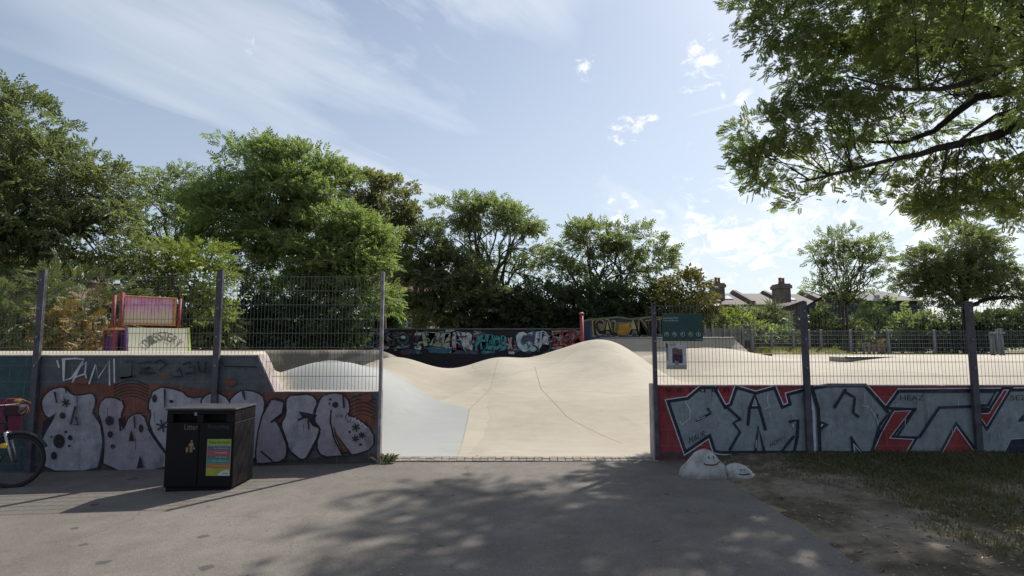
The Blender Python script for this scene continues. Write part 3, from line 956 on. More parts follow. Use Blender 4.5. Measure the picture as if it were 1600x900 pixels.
rf = thing('mesh_fence', 'dark wire mesh fence standing along the low red graffiti wall on the right', 'fence', (4.5, YR - 0.04, 0))
PR = [at(1257, 600, YR).x, at(1517, 600, YR).x, at(1790, 600, YR).x, at(2050, 600, YR).x, at(2310, 600, YR).x]
TOPR = at(1257, 473, YR - .04).z
gx = 2.035
square_post(gx, YR - 0.01, -0.1, at(1022, 476, YR).z, 0.055, 0.07, rf, M_POST, True)
for x in PR:
    square_post(x, YR - 0.065, -0.1, TOPR, 0.088, 0.055, rf, M_POST)
for a, b in zip([gx] + PR[:-1], PR):
    mesh_panel(a + 0.03, b - 0.03, YR + 0.02, 1.042, TOPR - 0.02, M_WIRE).build('mesh_panel', M_WIRE, rf)

# ------------------------------------------------------------------ green notice board and torn poster on the fence
sg = thing('notice_board', 'dark green park notice board with five round symbols, fixed to the fence', 'sign', (2.45, YR - 0.05, 2.0))
a, b = at(1035, 533, YR - .03), at(1096.5, 490, YR - .03)
M_SGREEN = plain('dark_green_sign_enamel', (0.010, 0.052, 0.045), 0.4, 0.15)
M_SWHITE = plain('sign_lettering_white', (0.42, 0.50, 0.50), 0.6, 0.1)
M_SDIM = plain('sign_lettering_dim', (0.030, 0.085, 0.082), 0.6, 0.1)
mb = MB()
mb.box((a.x, YR - 0.052, a.z), (b.x, YR - 0.030, b.z), 0, 0.004)
mb.build('board', M_SGREEN, sg)
w, h = b.x - a.x, b.z - a.z
Yt = YR - 0.054
mb = MB()
mb.text('Stockwell Park', a.x + .02 * w, a.x + .40 * w, a.z + .80 * h, a.z + .88 * h, Yt)
mb.text('Community Skatepark', a.x + .02 * w, a.x + .40 * w, a.z + .70 * h, a.z + .78 * h, Yt)
mb.build('lettering', M_SWHITE, sg)
mb = MB()
mb.text('Lambeth', a.x + .83 * w, a.x + .97 * w, a.z + .04 * h, a.z + .08 * h, Yt)
mb.build('lettering', M_SWHITE, sg)
mb = MB()
for i in range(7):
    mb.text('the ground is open to all who use it with care', a.x + .03 * w, a.x + (.38 - .05 * (i % 3)) * w, a.z + (.62 - .045 * i) * h, a.z + (.645 - .045 * i) * h, Yt)
mb.build('small_print', M_SDIM, sg)
mb = MB()
for i in range(7):
    mb.text('helmets and pads are advised at all times here', a.x + .50 * w, a.x + (.90 - .06 * (i % 2)) * w, a.z + (.80 - .05 * i) * h, a.z + (.825 - .05 * i) * h, Yt)
mb.build('small_print', M_SDIM, sg)
mb = MB()
mb.text('report any damage', a.x + .06 * w, a.x + .45 * w, a.z + .04 * h, a.z + .075 * h, Yt)
mb.build('small_print', M_SDIM, sg)
for i, f in enumerate((.08, .28, .48, .68, .87)):
    mb = MB()
    c = (a.x + f * w + .01, Yt, a.z + .25 * h)
    R = .052 * w
    mb.ring(c, (0, 1, 0), R, 0.003, 0, 20, 4)
    cx, cz = c[0], c[2]
    for (p, q, tw) in [(((-.5, -.1), (.5, .3), .3)), (((-.6, .25), (.6, -.25), .35)), (((-.6, -.2), (.1, .3), .3)), (((-.5, .3), (.2, -.3), .35)), (((-.1, .6), (.2, -.6), .4))][i:i + 1]:
        d = Vector((q[0] - p[0], 0, q[1] - p[1])).normalized()
        nn = Vector((-d.z, 0, d.x)) * tw * R * .5
        P0, P1 = Vector((cx + p[0] * R, Yt - .001, cz + p[1] * R)), Vector((cx + q[0] * R, Yt - .001, cz + q[1] * R))
        mb.quad([P0 - nn, P1 - nn, P1 + nn, P0 + nn], 0)
        mb.disc((cx - .1 * R, Yt - .002, cz + .45 * R), (0, -1, 0), .2 * R, 0, 10)
    mb.build('symbol', M_SWHITE, sg)

po = thing('poster', 'torn pale paper poster with a dark photograph, tied to the fence under the green board', 'poster', (2.33, YR - 0.04, 1.6))
a, b = at(1041, 577, YR - .03), at(1071.5, 536, YR - .03)
w, h = b.x - a.x, b.z - a.z
mb = MB()
nu, nv = 10, 12
for s_ in (0, 1):
    k0 = len(mb.v)
    for j in range(nv + 1):
        for i in range(nu + 1):
            u, v = i / nu, j / nv
            top = 1 - 0.05 * abs(math.sin(7 * u)) - 0.03 * (u > .55)
            mb.v.append((a.x + w * (u + .015 * math.sin(3 * v)), YR - 0.036 + 0.006 * math.sin(5 * u + 2 * v) - 0.002 * s_, a.z + h * v * top))
    for j in range(nv):
        for i in range(nu):
            u, v = (i + .5) / nu, (j + .5) / nv
            m = 0
            if .33 < u < .83 and .22 < v < .80: m = 1 if v < .55 else 2
            if .36 < u < .60 and .2 < v < .36: m = 3
            if u < .15 and .8 < v: m = 1
            if .2 < u < .5 and v > .93: m = 4
            if v < .16: m = 4
            if u < .1 and .3 < v < .8: m = 3
            q = [k0 + j * (nu + 1) + i, k0 + j * (nu + 1) + i + 1, k0 + (j + 1) * (nu + 1) + i + 1, k0 + (j + 1) * (nu + 1) + i]
            mb.face(q if s_ else q[::-1], m)
mb.build('paper', [plain('weathered_paper', (0.50, 0.49, 0.50), .9, .2, 20), plain('dark_print', (0.055, 0.04, 0.06), .9, .5, 30), plain('maroon_print', (0.17, 0.085, 0.09), .9, .5, 30), plain('mauve_print', (0.24, 0.20, 0.25), .9, .3, 30), plain('olive_stain', (0.33, 0.31, 0.24), .9, .3, 30)], po)
for fx in (.12, .88):
    mb = MB()
    mb.tube([(a.x + fx * w, YR - 0.045, b.z - .06), (a.x + fx * w, YR + 0.03, b.z - .03)], 0.004, 5)
    mb.build('cable_tie', M_POST, po)

# ------------------------------------------------------------------ litter and recycling bin
BX0, BX1, BY0, BY1 = -4.02, -3.225, 6.82, 7.36
bz = -0.07
bn = thing('litter_bin', 'black double litter and recycling bin with a striped poster, in front of the graffiti wall', 'bin', ((BX0 + BX1) / 2, (BY0 + BY1) / 2, bz))
M_BIN = plain('black_bin_plastic', (0.006, 0.005, 0.006), 0.6, 0.35, 5, 0, .2)
M_BINTOP = plain('scuffed_bin_lid', (0.048, 0.043, 0.048), 0.6, 0.3, 7)
M_HOLE = plain('bin_opening_black', (0.003, 0.003, 0.003), 0.9)
T = 0.955
mb = MB()
cxm = (BX0 + BX1) / 2
holes = [(BX0 + .075, cxm - .045), (cxm + .03, BX1 - .10)]
hz0, hz1 = bz + .792, bz + .885
mb.box((BX0 + .02, BY0 + .02, bz - .02), (BX1 - .02, BY1 - .02, bz + .05), 0)
mb.box((BX0, BY0, bz + .052), (BX1, BY1, hz0), 0, .012)
mb.box((BX0, BY0 + .16, hz0 + .001), (BX1, BY1, bz + T - .026), 0, .008)
for x0, x1 in ((BX0, holes[0][0]), (holes[0][1], holes[1][0]), (holes[1][1], BX1)):
    mb.box((x0, BY0, hz0 + .001), (x1, BY0 + .158, hz1), 0, .005)
mb.box((BX0, BY0, hz1 + .001), (BX1, BY0 + .158, bz + T - .026), 0, .006)
mb.build('body', M_BIN, bn)
mb = MB()
mb.box((BX0 - .012, BY0 - .012, bz + T - .024), (BX1 + .012, BY1 + .012, bz + T), 0, .010)
mb.build('lid', M_BINTOP, bn)
mb = MB()
for x0, x1 in holes:
    mb.box((x0 + .004, BY0 + .10, hz0 + .003), (x1 - .004, BY0 + .155, hz1 - .003))
mb.build('opening', M_HOLE, bn)
for k, (x0, x1) in enumerate(((BX0 + .02, cxm - .012), (cxm + .002, BX1 - .02))):
    mb = MB()
    mb.box((x0, BY0 - .010, bz + .07), (x1, BY0 - .001, hz0 - .02), 0, .004)
    d = mb.build('door', M_BIN, bn)
    mb = MB()
    mb.tube([(x1 - .04, BY0 - .022, bz + .50), (x1 - .04, BY0 - .011, bz + .50)], .011, 10)
    mb.build('lock', M_GALV, d)
mb = MB()
mb.box((cxm - .075, BY0 - .006, bz + T - .085), (cxm - .045, BY0 - .001, bz + T - .045), 0, .003)
mb.build('badge', M_GALV, bn)
Yb = BY0 - .0125
mb = MB()
a, b = at(288, 671.5, Yb), at(309.5, 663, Yb)
mb.text('Litter', a.x, b.x, a.z, b.z, Yb)
mb.build('lettering', plain('faded_pink_lettering', (0.20, 0.115, 0.115), .7), bn)
mb = MB()
a, b = at(325, 671.0, Yb), at(358, 663.5, Yb)
mb.text('Recycling', a.x, b.x, a.z, b.z, Yb)
mb.build('lettering', plain('faded_green_lettering', (0.035, 0.05, 0.04), .7), bn)
mb = MB()      # figure dropping litter
c = at(297.5, 698, Yb)
S = .0072
def fig(pts): mb.poly([(c.x + x * S, Yb, c.z + z * S) for x, z in pts])
mb.disc((c.x + 1.5 * S, Yb, c.z + 8.6 * S), (0, -1, 0), 1.7 * S, 0, 12)
fig([(-1.5, 6), (4.5, 6), (5.3, -1), (4.3, -1.4), (3.7, 3), (3.4, -9), (1.8, -9), (1.3, -2), (.7, -9), (-1, -9), (-.7, 2), (-3.3, 0.2), (-3.6, 1.4)])
fig([(-7.5, -1), (-3, -1), (-3.6, -9), (-7, -9)])
mb.build('symbol', plain('faded_gold_print', (0.25, 0.17, 0.085), .7), bn)
mb = MB()
a, b = at(321.5, 743.5, Yb), at(361.5, 686, Yb)
w, h = b.x - a.x, b.z - a.z
mb.quad([(a.x, Yb, a.z), (b.x, Yb, a.z), (b.x, Yb, b.z), (a.x, Yb, b.z)], 0)
rows = [(.815, 1.0, 1), (.69, .81, 2), (.57, .69, 3), (.46, .57, 4), (.335, .46, 5), (.205, .335, 6), (.0, .205, 7)]
for z0, z1, m in rows:
    mb.quad([(a.x + .004, Yb - .001, a.z + z0 * h), (b.x - .004, Yb - .001, a.z + z0 * h), (b.x - .004, Yb - .001, a.z + z1 * h), (a.x + .004, Yb - .001, a.z + z1 * h)], m)
mb.poly([(a.x + (.5 + .46 * math.sin(t) * 0) * w + t * .0 + (math.cos(t) * -.45 + .45) * w, Yb - .002, a.z + .005 + .15 * h * math.sin(t)) for t in [i / 8 * math.pi / 2 for i in range(9)]] + [(b.x - .004, Yb - .002, a.z + .005)], 8)
po_ = mb.build('poster', [plain('sticker_white', (.4, .4, .38), .6)] + [plain('sticker_' + n_, c_, .6, .15, 12) for n_, c_ in
    (('lime', (.20, .29, .05)), ('violet', (.085, .085, .18)), ('red', (.30, .060, .055)), ('charcoal', (.085, .10, .105)), ('teal', (.035, .18, .18)), ('orange', (.33, .12, .035)), ('olive', (.27, .30, .03)), ('pale', (.46, .48, .46)))], bn)
mb = MB()
mb.text('Recycle here', a.x + .08 * w, a.x + .92 * w, a.z + .86 * h, a.z + .95 * h, Yb - .003, 0)
mb.build('lettering', plain('print_green', (.02, .06, .02), .7), po_)
for t_, (z0, z1, _), x0 in zip(('Paper, cardboard and cartons', 'Plastic bottles', 'Drink cans', 'Glass bottles and jars', 'Pots and trays'), rows[1:6], (.3, .36, .38, .26, .34)):
    mb = MB()
    mb.text(t_, a.x + x0 * w, a.x + .90 * w - (x0 - .26) * .4 * w, a.z + (z0 + .04) * h, a.z + (z1 - .04) * h, Yb - .003, 0)
    mb.build('lettering', plain('print_white', (.5, .5, .5), .7), po_)
mb = MB()
mb.text('Lambeth', a.x + .70 * w, a.x + .93 * w, a.z + .05 * h, a.z + .085 * h, Yb - .004, 0)
mb.build('lettering', plain('print_dark_green', (.02, .06, .02), .7), po_)

# ------------------------------------------------------------------ two painted stones with smiles
M_STONE, n = new_mat('white_painted_stone')
p_ = n.pos()
nz_ = n.noise(p_, 7, 6, .65)
c_ = n.mix(n.ramp(nz_, .35, .7), (.44, .42, .405), (.26, .245, .225))
c_ = n.mix(n.ramp(n.noise(p_, 24, 5, .7), .58, .72, 0, .5), c_, (.26, .245, .225))
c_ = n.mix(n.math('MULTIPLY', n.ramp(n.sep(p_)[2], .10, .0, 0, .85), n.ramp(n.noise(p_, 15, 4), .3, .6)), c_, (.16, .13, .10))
finish(n, c_, .8, n.math('ADD', n.noise(p_, 30, 5, .7), n.noise(p_, 8, 3)), .5, .02)
M_FACE = plain('black_marker', (.012, .012, .014), .8)
def stone(name, label, px0, px1, ptop, pbase, Y, pts, eyes, smile, depth, seed):
    c = at((px0 + px1) / 2, pbase, Y)
    t = thing(name, label, 'painted stone', (c.x, Y, 0), 'smiling painted stones')
    prof = [at(x, y, Y) for x, y in pts]         # silhouette, swept back as a rounded body
    zb = min(p.z for p in prof)
    bm = bmesh.new()
    bmesh.ops.create_icosphere(bm, subdivisions=5, radius=1)
    xs_ = [p.x for p in prof]
    x0, x1 = min(xs_), max(xs_)
    prof.sort(key=lambda p: p.x)
    def top(x):
        for p, q in zip(prof[:-1], prof[1:]):
            if p.x <= x <= q.x:
                return p.z + (q.z - p.z) * (x - p.x) / max(q.x - p.x, 1e-6)
        return prof[0].z
    for v in bm.verts:
        d = v.co.copy()
        x = (x0 + x1) / 2 + (x1 - x0) / 2 * math.copysign(abs(d.x) ** .9, d.x)
        s_ = math.sqrt(max(1e-6, 1 - d.x * d.x))
        H = max(top(x), 0.03) + .05
        yy, zz = d.y / s_, d.z / s_
        rr = (abs(yy) ** 2.4 + abs(zz) ** 2.4) ** (-1 / 2.4)
        yy, zz = yy * rr, zz * rr
        nse = 1 + .05 * float(lump(d.x * 3 + d.z * 2, d.y * 3 - d.z * 2, 1.6, seed)) + .03 * float(lump(d.x * 9 - d.z * 5, d.y * 9 + d.z * 7, 1.3, seed + 1))
        v.co = Vector((x, Y + depth * s_ ** .6 * yy * nse * (1 - .45 * max(zz, 0)), (zz * H * nse if zz > 0 else zz * .06) - .04))
    bm.normal_update()
    from mathutils.bvhtree import BVHTree
    tree = BVHTree.FromBMesh(bm)
    mb = MB()
    mb.bm(bm, 0, None, True)
    mb.build('stone', M_STONE, t)
    mb = MB()
    o_ = Vector((0, 0, EYE))
    def hit(q):
        d = (at(q[0], q[1], Y) - o_).normalized()
        h, nn, _, _ = tree.ray_cast(o_, d)
        return (h - d * .003) if h is not None else None
    for st, rad in eyes + smile:
        L = [hit(q) for q in st]
        L = [q for q in L if q is not None]
        if len(L) > 1:
            mb.tube(L, rad, 6, 0)
    mb.build('painted_smile', M_FACE, t)
def r77(*p): return [(1050 + x / 10.667, 695 + y / 10.667) for x, y in p]
stone('smiling_stone', 'larger peaked white stone with two dash eyes and a wide smile, at the path edge', 1062, 1137, 703, 754, 7.35,
      r77((130, 430), (160, 375), (290, 260), (400, 140), (470, 95), (560, 85), (640, 110), (700, 160), (780, 250), (860, 330), (900, 390), (925, 480), (935, 620)),
      [(r77((608, 190), (622, 230)), .006), (r77((682, 190), (700, 230)), .006)],
      [(r77((530, 315), (580, 332), (640, 338), (710, 335), (750, 318), (790, 285)), .007)], .22, 3)
stone('smiling_stone', 'smaller round white stone with a faint smile, touching the bigger one', 1133, 1184, 725, 757, 7.28,
      r77((885, 520), (900, 370), (960, 330), (1060, 318), (1150, 335), (1230, 365), (1290, 420), (1350, 500), (1400, 560), (1430, 630)),
      [(r77((1148, 405), (1160, 430)), .005), (r77((1195, 405), (1212, 428)), .005)],
      [(r77((1115, 488), (1170, 500), (1240, 492), (1300, 482)), .006)], .18, 8)

# ------------------------------------------------------------------ parked bicycle at the left edge
def bicycle():
    Yc = 7.25
    t = thing('bicycle', 'dark bicycle with yellow grips and red cable, by the wall at the left edge', 'bicycle', (-6.3, Yc, -.13))
    gz = -.135
    R = .325
    MF = plain('bike_frame_black', (.018, .018, .024), .35, .2)
    MT = plain('tyre_rubber', (.016, .015, .016), .85)
    MS = plain('bike_silver', (.42, .42, .44), .35, .1, 5, .8)
    MRIM = plain('dark_rim', (.05, .05, .055), .5, .2, 5, .4)
    MY = plain('yellow_grip', (.60, .33, .03), .6)
    MRD = plain('red_cable', (.34, .10, .08), .5)
    lean = .10
    def L(x, z, dy=0.0):
        return Vector((x, Yc + lean * z + dy, gz + z))
    ax = Vector((0, 1, -lean)).normalized()
    fx, rx = -6.14, -7.20
    def wheel(x, turn=0.0):
        A = Vector((math.sin(turn), math.cos(turn), -lean)).normalized()
        c = L(x, R)
        mb = MB(); mb.ring(c, A, R - .022, .022, 0, 44, 8)
        w = mb.build('wheel', MT, t)
        mb = MB(); mb.ring(c, A, R - .048, .010, 0, 44, 6)
        mb.build('rim', MRIM, w)
        mb = MB()
        u = A.cross(Vector((0, 0, 1))).normalized(); v = A.cross(u)
        for k in range(28):
            a = 2 * math.pi * k / 28
            d = u * math.cos(a) + v * math.sin(a)
            mb.tube([c + A * (.025 if k % 2 else -.025), c + d * (R - .05)], .0012, 3, 0, False, False)
        mb.tube([c - A * .05, c + A * .05], .018, 10)
        mb.build('spokes', MRIM, w)
        mb = MB(); mb.ring(c, A, R + .018, .020, 0, 20, 6, math.pi * 1.05, math.pi * 1.85)
        mb.build('mudguard', MF, w)
        return c, A
    cf, A = wheel(fx, -.30)
    cr, _ = wheel(rx)
    head_t, head_b = L(-6.36, .90), L(-6.30, .70)
    bb, seat_t, seat_b = L(-6.80, .30), L(-6.98, .82), L(-6.92, .62)
    mb = MB()
    for a, b, r in ((head_b, bb, .022), (L(-6.33, .80), seat_b, .019), (bb, seat_t, .016), (head_t, head_b, .021)):
        mb.tube([a, b], r, 10)
    for s in (-.055, .055):
        o = Vector((0, s, 0))
        mb.tube([bb + o * .5, cr + o], .010, 8); mb.tube([seat_b + o * .4, cr + o], .009, 8)
    mb.build('frame', MF, t)
    mb = MB()
    for s in (-.06, .06):
        mb.tube([L(-6.285, .66) + A * s, L(-6.24, .55) + A * s, cf + A * s], [.017, .016, .010], 8)
    mb.tube([L(-6.285, .66) - A * .06, L(-6.285, .66) + A * .06], .017, 8)
    mb.build('fork', MS, t)
    mb = MB()
    mb.tube([head_t, L(-6.38, 1.0)], .013, 8)
    hb = L(-6.34, 1.0)
    mb.tube([hb + Vector((-.20, -.34, .02)), hb + Vector((-.10, -.30, .02)), hb + Vector((0, -.08, 0)), hb + Vector((.02, .08, 0)), hb + Vector((.02, .24, .02)), hb + Vector((-.08, .30, .02))], .013, 8)
    h = mb.build('handlebar', MF, t)
    mb = MB()
    mb.tube([hb + Vector((-.32, -.38, .02)), hb + Vector((-.19, -.34, .02))], .019, 10)
    mb.build('grip', MY, h)
    mb = MB()
    mb.tube([hb + Vector((-.20, .34, .02)), hb + Vector((-.07, .30, .02))], .019, 10)
    mb.build('grip', MY, h)
    mb = MB()
    pts = [hb + Vector((.02, -.10, .03)), hb + Vector((.10, -.12, .09)), hb + Vector((.22, -.08, .085)), hb + Vector((.30, -.02, .03)), hb + Vector((.24, .02, -.02)), hb + Vector((.10, .02, -.01))]
    mb.tube(pts, .007, 6)
    mb.tube([hb + Vector((.27, -.03, .0)), hb + Vector((.29, -.02, -.08)), hb + Vector((.22, 0, -.13))], .006, 6)
    mb.build('brake_cable', MRD, h)
    mb = MB()
    mb.box(tuple(hb + Vector((.02, -.10, -.13))), tuple(hb + Vector((.22, .06, .01))), 0, .03)
    mb.build('basket_bag', plain('dark_maroon_bag', (.03, .012, .016), .8), h)
    mb = MB()
    p = L(-6.215, .52, -.09)
    mb.box(tuple(p - Vector((.05, .02, .025))), tuple(p + Vector((.03, .02, .03))), 0, .01)
    mb.build('front_lamp', MY, t)
    mb = MB()
    mb.prism([L(-7.0, .16, -.10), L(-6.28, .26, -.10), L(-6.22, .40, -.10), L(-6.30, .42, -.10), L(-6.95, .30, -.10)], (0, .03, 0))
    pl = mb.build('chain_guard', plain('dark_grey_guard', (.045, .047, .055), .5), t)
    mb = MB()
    mb.quad([L(-6.62, .215, -.103), L(-6.37, .25, -.103), L(-6.37, .33, -.103), L(-6.62, .30, -.103)], 0)
    mb.build('label', plain('white_label', (.5, .5, .5), .6, .3, 40), pl)
    mb = MB()
    mb.tube([seat_t, L(-7.02, .93)], .013, 8)
    mb.build('seat_post', MS, t)
    mb = MB()
    s = L(-7.02, .95)
    mb.prism([s + Vector((-.13, -.075, 0)), s + Vector((-.13, .075, 0)), s + Vector((.02, .03, 0)), s + Vector((.15, .018, 0)), s + Vector((.15, -.018, 0)), s + Vector((.02, -.03, 0))], (0, 0, .045))
    mb.build('saddle', MF, t)
    mb = MB()
    mb.ring(bb + Vector((0, -.06, 0)), (0, 1, 0), .085, .006, 0, 24, 5)
    mb.tube([bb + Vector((0, -.08, 0)), bb + Vector((.12, -.08, -.12))], .010, 8); mb.tube([bb + Vector((0, -.09, 0)), bb + Vector((0, .09, 0))], .014, 8); mb.tube([bb + Vector((0, .08, 0)), bb + Vector((-.12, .08, .12))], .010, 8)
    mb.box(tuple(bb + Vector((.08, -.16, -.14))), tuple(bb + Vector((.17, -.09, -.115))), 0, .005)
    mb.box(tuple(bb + Vector((-.17, .09, .115))), tuple(bb + Vector((-.08, .16, .14))), 0, .005)
    mb.build('crank', MS, t)
    # stays upright on its stand
    mb = MB()
    mb.tube([bb + Vector((-.10, -.03, 0)), L(-6.98, .0, -.20)], .009, 6)
    mb.build('kickstand', MS, t)
bicycle()
# ------------------------------------------------------------------ far graffiti walls and banks
def far_text(mb, body, px0, px1, py0, py1, Y, fill, edge, fat=0.0, slant=0.0, wob=0.03):
    """fat sprayed letters: a dark surround, then the fill"""
    a, b = at(px0, py1, Y), at(px1, py0, Y)
    mb.text(body, a.x - .05, b.x + .05, a.z - .05, b.z + .05, Y - .004, edge, 0.09, slant=slant, wob=wob)
    mb.text(body, a.x, b.x, a.z, b.z, Y - .012, fill, 0.035 + fat, slant=slant, wob=wob)
    mb.text(body, a.x + .03, b.x - .03, a.z + .05, b.z - .05, Y - .018, edge, -0.045, slant=slant, wob=wob)

YB = 30.0
C_ = lambda nm, c: plain(nm, c, .85, .35, 3)
FW = [C_('far_wall_charcoal', (.030, .027, .034)), C_('far_cream', (.46, .45, .32)), C_('far_white', (.60, .62, .66)), C_('far_teal', (.07, .32, .34)),
      C_('far_blue', (.06, .17, .24)), C_('far_red', (.28, .045, .05)), C_('far_pinkline', (.52, .34, .33)), C_('far_black', (.012, .012, .018)), C_('far_dull_green', (.075, .10, .095)), C_('far_violet', (.10, .085, .15))]
fw = thing('graffiti_wall', 'long dark wall of mixed bubble lettering across the back of the skatepark under the trees', 'wall', (-2, YB, 0))
a, b = at(520, 515, YB), at(918, 515, YB)
mb = MB()
mb.box((a.x - 6, YB, -.3), (b.x, YB + .3, a.z))
mb.build('wall', FW[0], fw)
mb = MB()
mb.box((a.x - 6, YB - .05, a.z + .003), (b.x, YB + .33, a.z + .06), 0, .01)
mb.build('coping', C_('far_coping', (.17, .16, .155)), fw)
def patch(mb, px0, px1, py0, py1, Y, m, off=.003, n=26, seed=0):
    """uneven sprayed patch"""
    r = random.Random(seed)
    cx, cy, rx, ry = (px0 + px1) / 2, (py0 + py1) / 2, (px1 - px0) / 2, (py1 - py0) / 2
    mb.poly([tuple(at(cx + rx * r.uniform(.88, 1.05) * math.copysign(abs(math.cos(t)) ** .45, math.cos(t)), cy + ry * r.uniform(.85, 1.05) * math.copysign(abs(math.sin(t)) ** .45, math.sin(t)), Y - off)) for t in [2 * math.pi * i / n for i in range(n)]], m)
for nm, args in (
    ('faded_lettering', [('t', 'OKIO', 572, 640, 519, 540, 8, 7, .0, 0)]),
    ('cream_lettering', [('t', 'ATLE', 650, 702, 519, 541, 1, 7, .03, .1), ('p', 668, 712, 541, 552, 4), ('p', 632, 652, 545, 553, 9)]),
    ('white_bubble_lettering', [('t', 'INS', 707, 738, 519, 550, 2, 7, .05, 0), ('p', 705, 738, 546, 553, 9)]),
    ('teal_lettering', [('p', 742, 802, 524, 548, 7), ('t', 'PHEOB', 742, 792, 523, 547, 3, 7, .03, 0), ('t', 'x', 792, 801, 528, 546, 6, 7, .03, 0)]),
    ('white_bubble_lettering', [('p', 804, 862, 517, 551, 4), ('t', 'CUB', 806, 858, 518, 549, 2, 7, .06, 0), ('p', 816, 836, 523, 535, 9)]),
    ('red_lettering', [('p', 858, 914, 518, 545, 5), ('t', 'TEJX', 860, 910, 518, 543, 5, 6, .0, .15)])):
    mb = MB()
    for k, q in enumerate(args):
        if q[0] == 't':
            far_text(mb, q[1], q[2], q[3], q[4], q[5], YB - .012 * k, q[6], q[7], q[8], q[9])
        else:
            patch(mb, q[1], q[2], q[3], q[4], YB - .012 * k, q[5], .003, 26, k + q[1])
    mb.build(nm, FW, fw)

mb = MB()
rd = random.Random(15)
for k in range(130):
    x_, y_ = rd.uniform(575, 912), rd.uniform(518, 552)
    w_, h_ = rd.uniform(2, 9), rd.uniform(1.2, 4)
    patch(mb, x_ - w_, x_ + w_, y_ - h_, y_ + h_, YB - .0015 * 0, rd.choice((3, 4, 5, 6, 8, 9, 9, 4, 2, 1, 2, 8)), .001 + .00002 * k, 12, k)
for k in range(110):
    x_, y_ = rd.uniform(575, 912), rd.uniform(519, 552)
    p_ = [at(x_ + rd.uniform(-6, 6), y_ + rd.uniform(-4, 4), YB - .045) for _ in range(4)]
    mb.tube(p_, rd.uniform(.012, .03), 4, rd.choice((1, 2, 3, 6, 5, 9, 7)))
mb.build('mixed_spray', FW, fw)
YB2 = 28.6
fw2 = thing('graffiti_wall', 'raised wavy topped wall with an orange painted square between dark yellow edged letters', 'wall', (at(975, 515, YB2).x, YB2, .5))
mb = MB()
top = [(912, 503), (920, 501), (945, 499), (965, 497), (985, 500), (1000, 498.5), (1015, 497), (1040, 498), (1060, 499), (1062, 504)]
mb.prism([tuple(at(x, y, YB2)) for x, y in top] + [tuple(at(1062, 560, YB2)), tuple(at(912, 560, YB2))], (0, .3, 0))
FW2 = [C_('raised_wall_navy', (.035, .045, .08)), C_('raised_dark', (.020, .015, .022)), C_('raised_yellow', (.36, .30, .13)), C_('raised_orange', (.42, .20, .03)), C_('raised_blue', (.05, .09, .16)), C_('raised_moss', (.13, .15, .09))]
mb.build('wall', FW2[0], fw2)
mb = MB()
for (x0, y0), (x1, y1) in zip(top[:-2], top[1:-1]):
    p, q = at(x0, y0, YB2), at(x1, y1, YB2)
    mb.prism([p + Vector((0, -.05, .004)), q + Vector((0, -.05, .004)), q + Vector((0, -.05, .09)), p + Vector((0, -.05, .09))], (0, .4, 0))
mb.build('coping', FW2[5], fw2)
mb = MB()
patch(mb, 928, 1035, 502, 528, YB2, 5, .003, 30, 4)
patch(mb, 935, 1045, 520, 530, YB2, 4, .008, 30, 5)
patch(mb, 922, 934, 506, 530, YB2, 4, .008, 30, 6)
far_text(mb, 'ICAL', 927, 965, 501, 524, YB2 - .012, 1, 2, .02)
far_text(mb, 'ANNI', 983, 1036, 500, 524, YB2 - .012, 1, 2, .02)
mb.poly([tuple(at(x, y, YB2 - .03)) for x, y in ((966, 503), (968, 506), (980, 506), (983, 502), (983, 519), (978, 524), (970, 524), (965, 519), (967, 511))], 3)
mb.build('yellow_edged_lettering', FW2, fw2)

# bank of grey concrete below the raised wall: a quarter pipe facing the gateway
qp = thing('quarter_pipe', 'wide grey concrete quarter pipe bank below the wavy topped graffiti wall', 'ramp', (at(1065, 545, 26).x, 26, .9))
xa, xb = at(940, 530, 26).x, at(1152, 530, 26).x
zt = at(1060, 528.5, 26).z
pr = []
for i in range(13):
    t = i / 12 * math.radians(68)
    pr.append((24.3 + 2.1 * math.sin(t) / math.sin(math.radians(68)) , .75 + (zt - .75) * (1 - math.cos(t)) / (1 - math.cos(math.radians(68)))))
mb = MB()
n0 = 26
rows_ = []
for j in range(n0 + 1):
    u = j / n0
    x = xa + (xb + 1.15 - xa) * u
    over = max(0, x - xb)
    k = max(.02, 1 - over / 1.15)
    rows_.append([(x, y, .75 + (z - .75) * k) for y, z in pr])
k0 = len(mb.v)
for r in rows_: mb.v += r
L = len(pr)
for j in range(n0):
    for i in range(L - 1):
        mb.face([k0 + j * L + i, k0 + (j + 1) * L + i, k0 + (j + 1) * L + i + 1, k0 + j * L + i + 1], 0, True)
mb.build('ramp_face', M_CONC_PLAIN, qp)
mb = MB()
mb.box((xa, 26.42, .3), (xb, 28.3, zt - .005), 0, .01)
mb.build('deck', M_CONC_PLAIN, qp)
mb = MB()
mb.tube([(xa, 26.40, zt + .02), (xb, 26.40, zt + .02)], .03, 8)
mb.build('coping', M_GALV, qp)

# red pole
rp = thing('red_pole', 'tall red painted steel pole with a round cap, behind the big concrete dome', 'pole', (at(909, 520, 27).x, 27, .1))
M_REDP = plain('red_pole_paint', (.34, .06, .06), .55, .3)
p0, p1 = at(911, 560, 27), at(908.5, 491, 27)
mb = MB(); mb.tube([(p0.x, 27, 0), (p1.x, 27, p1.z)], [.085, .085], 14); mb.build('pole', M_REDP, rp)
mb = MB(); mb.tube([(p1.x, 27, p1.z + .002), (p1.x, 27, p1.z + .05), (p1.x, 27, p1.z + .09)], [.125, .12, .05], 14); mb.build('cap', plain('faded_red_cap', (.45, .17, .16), .6), rp)

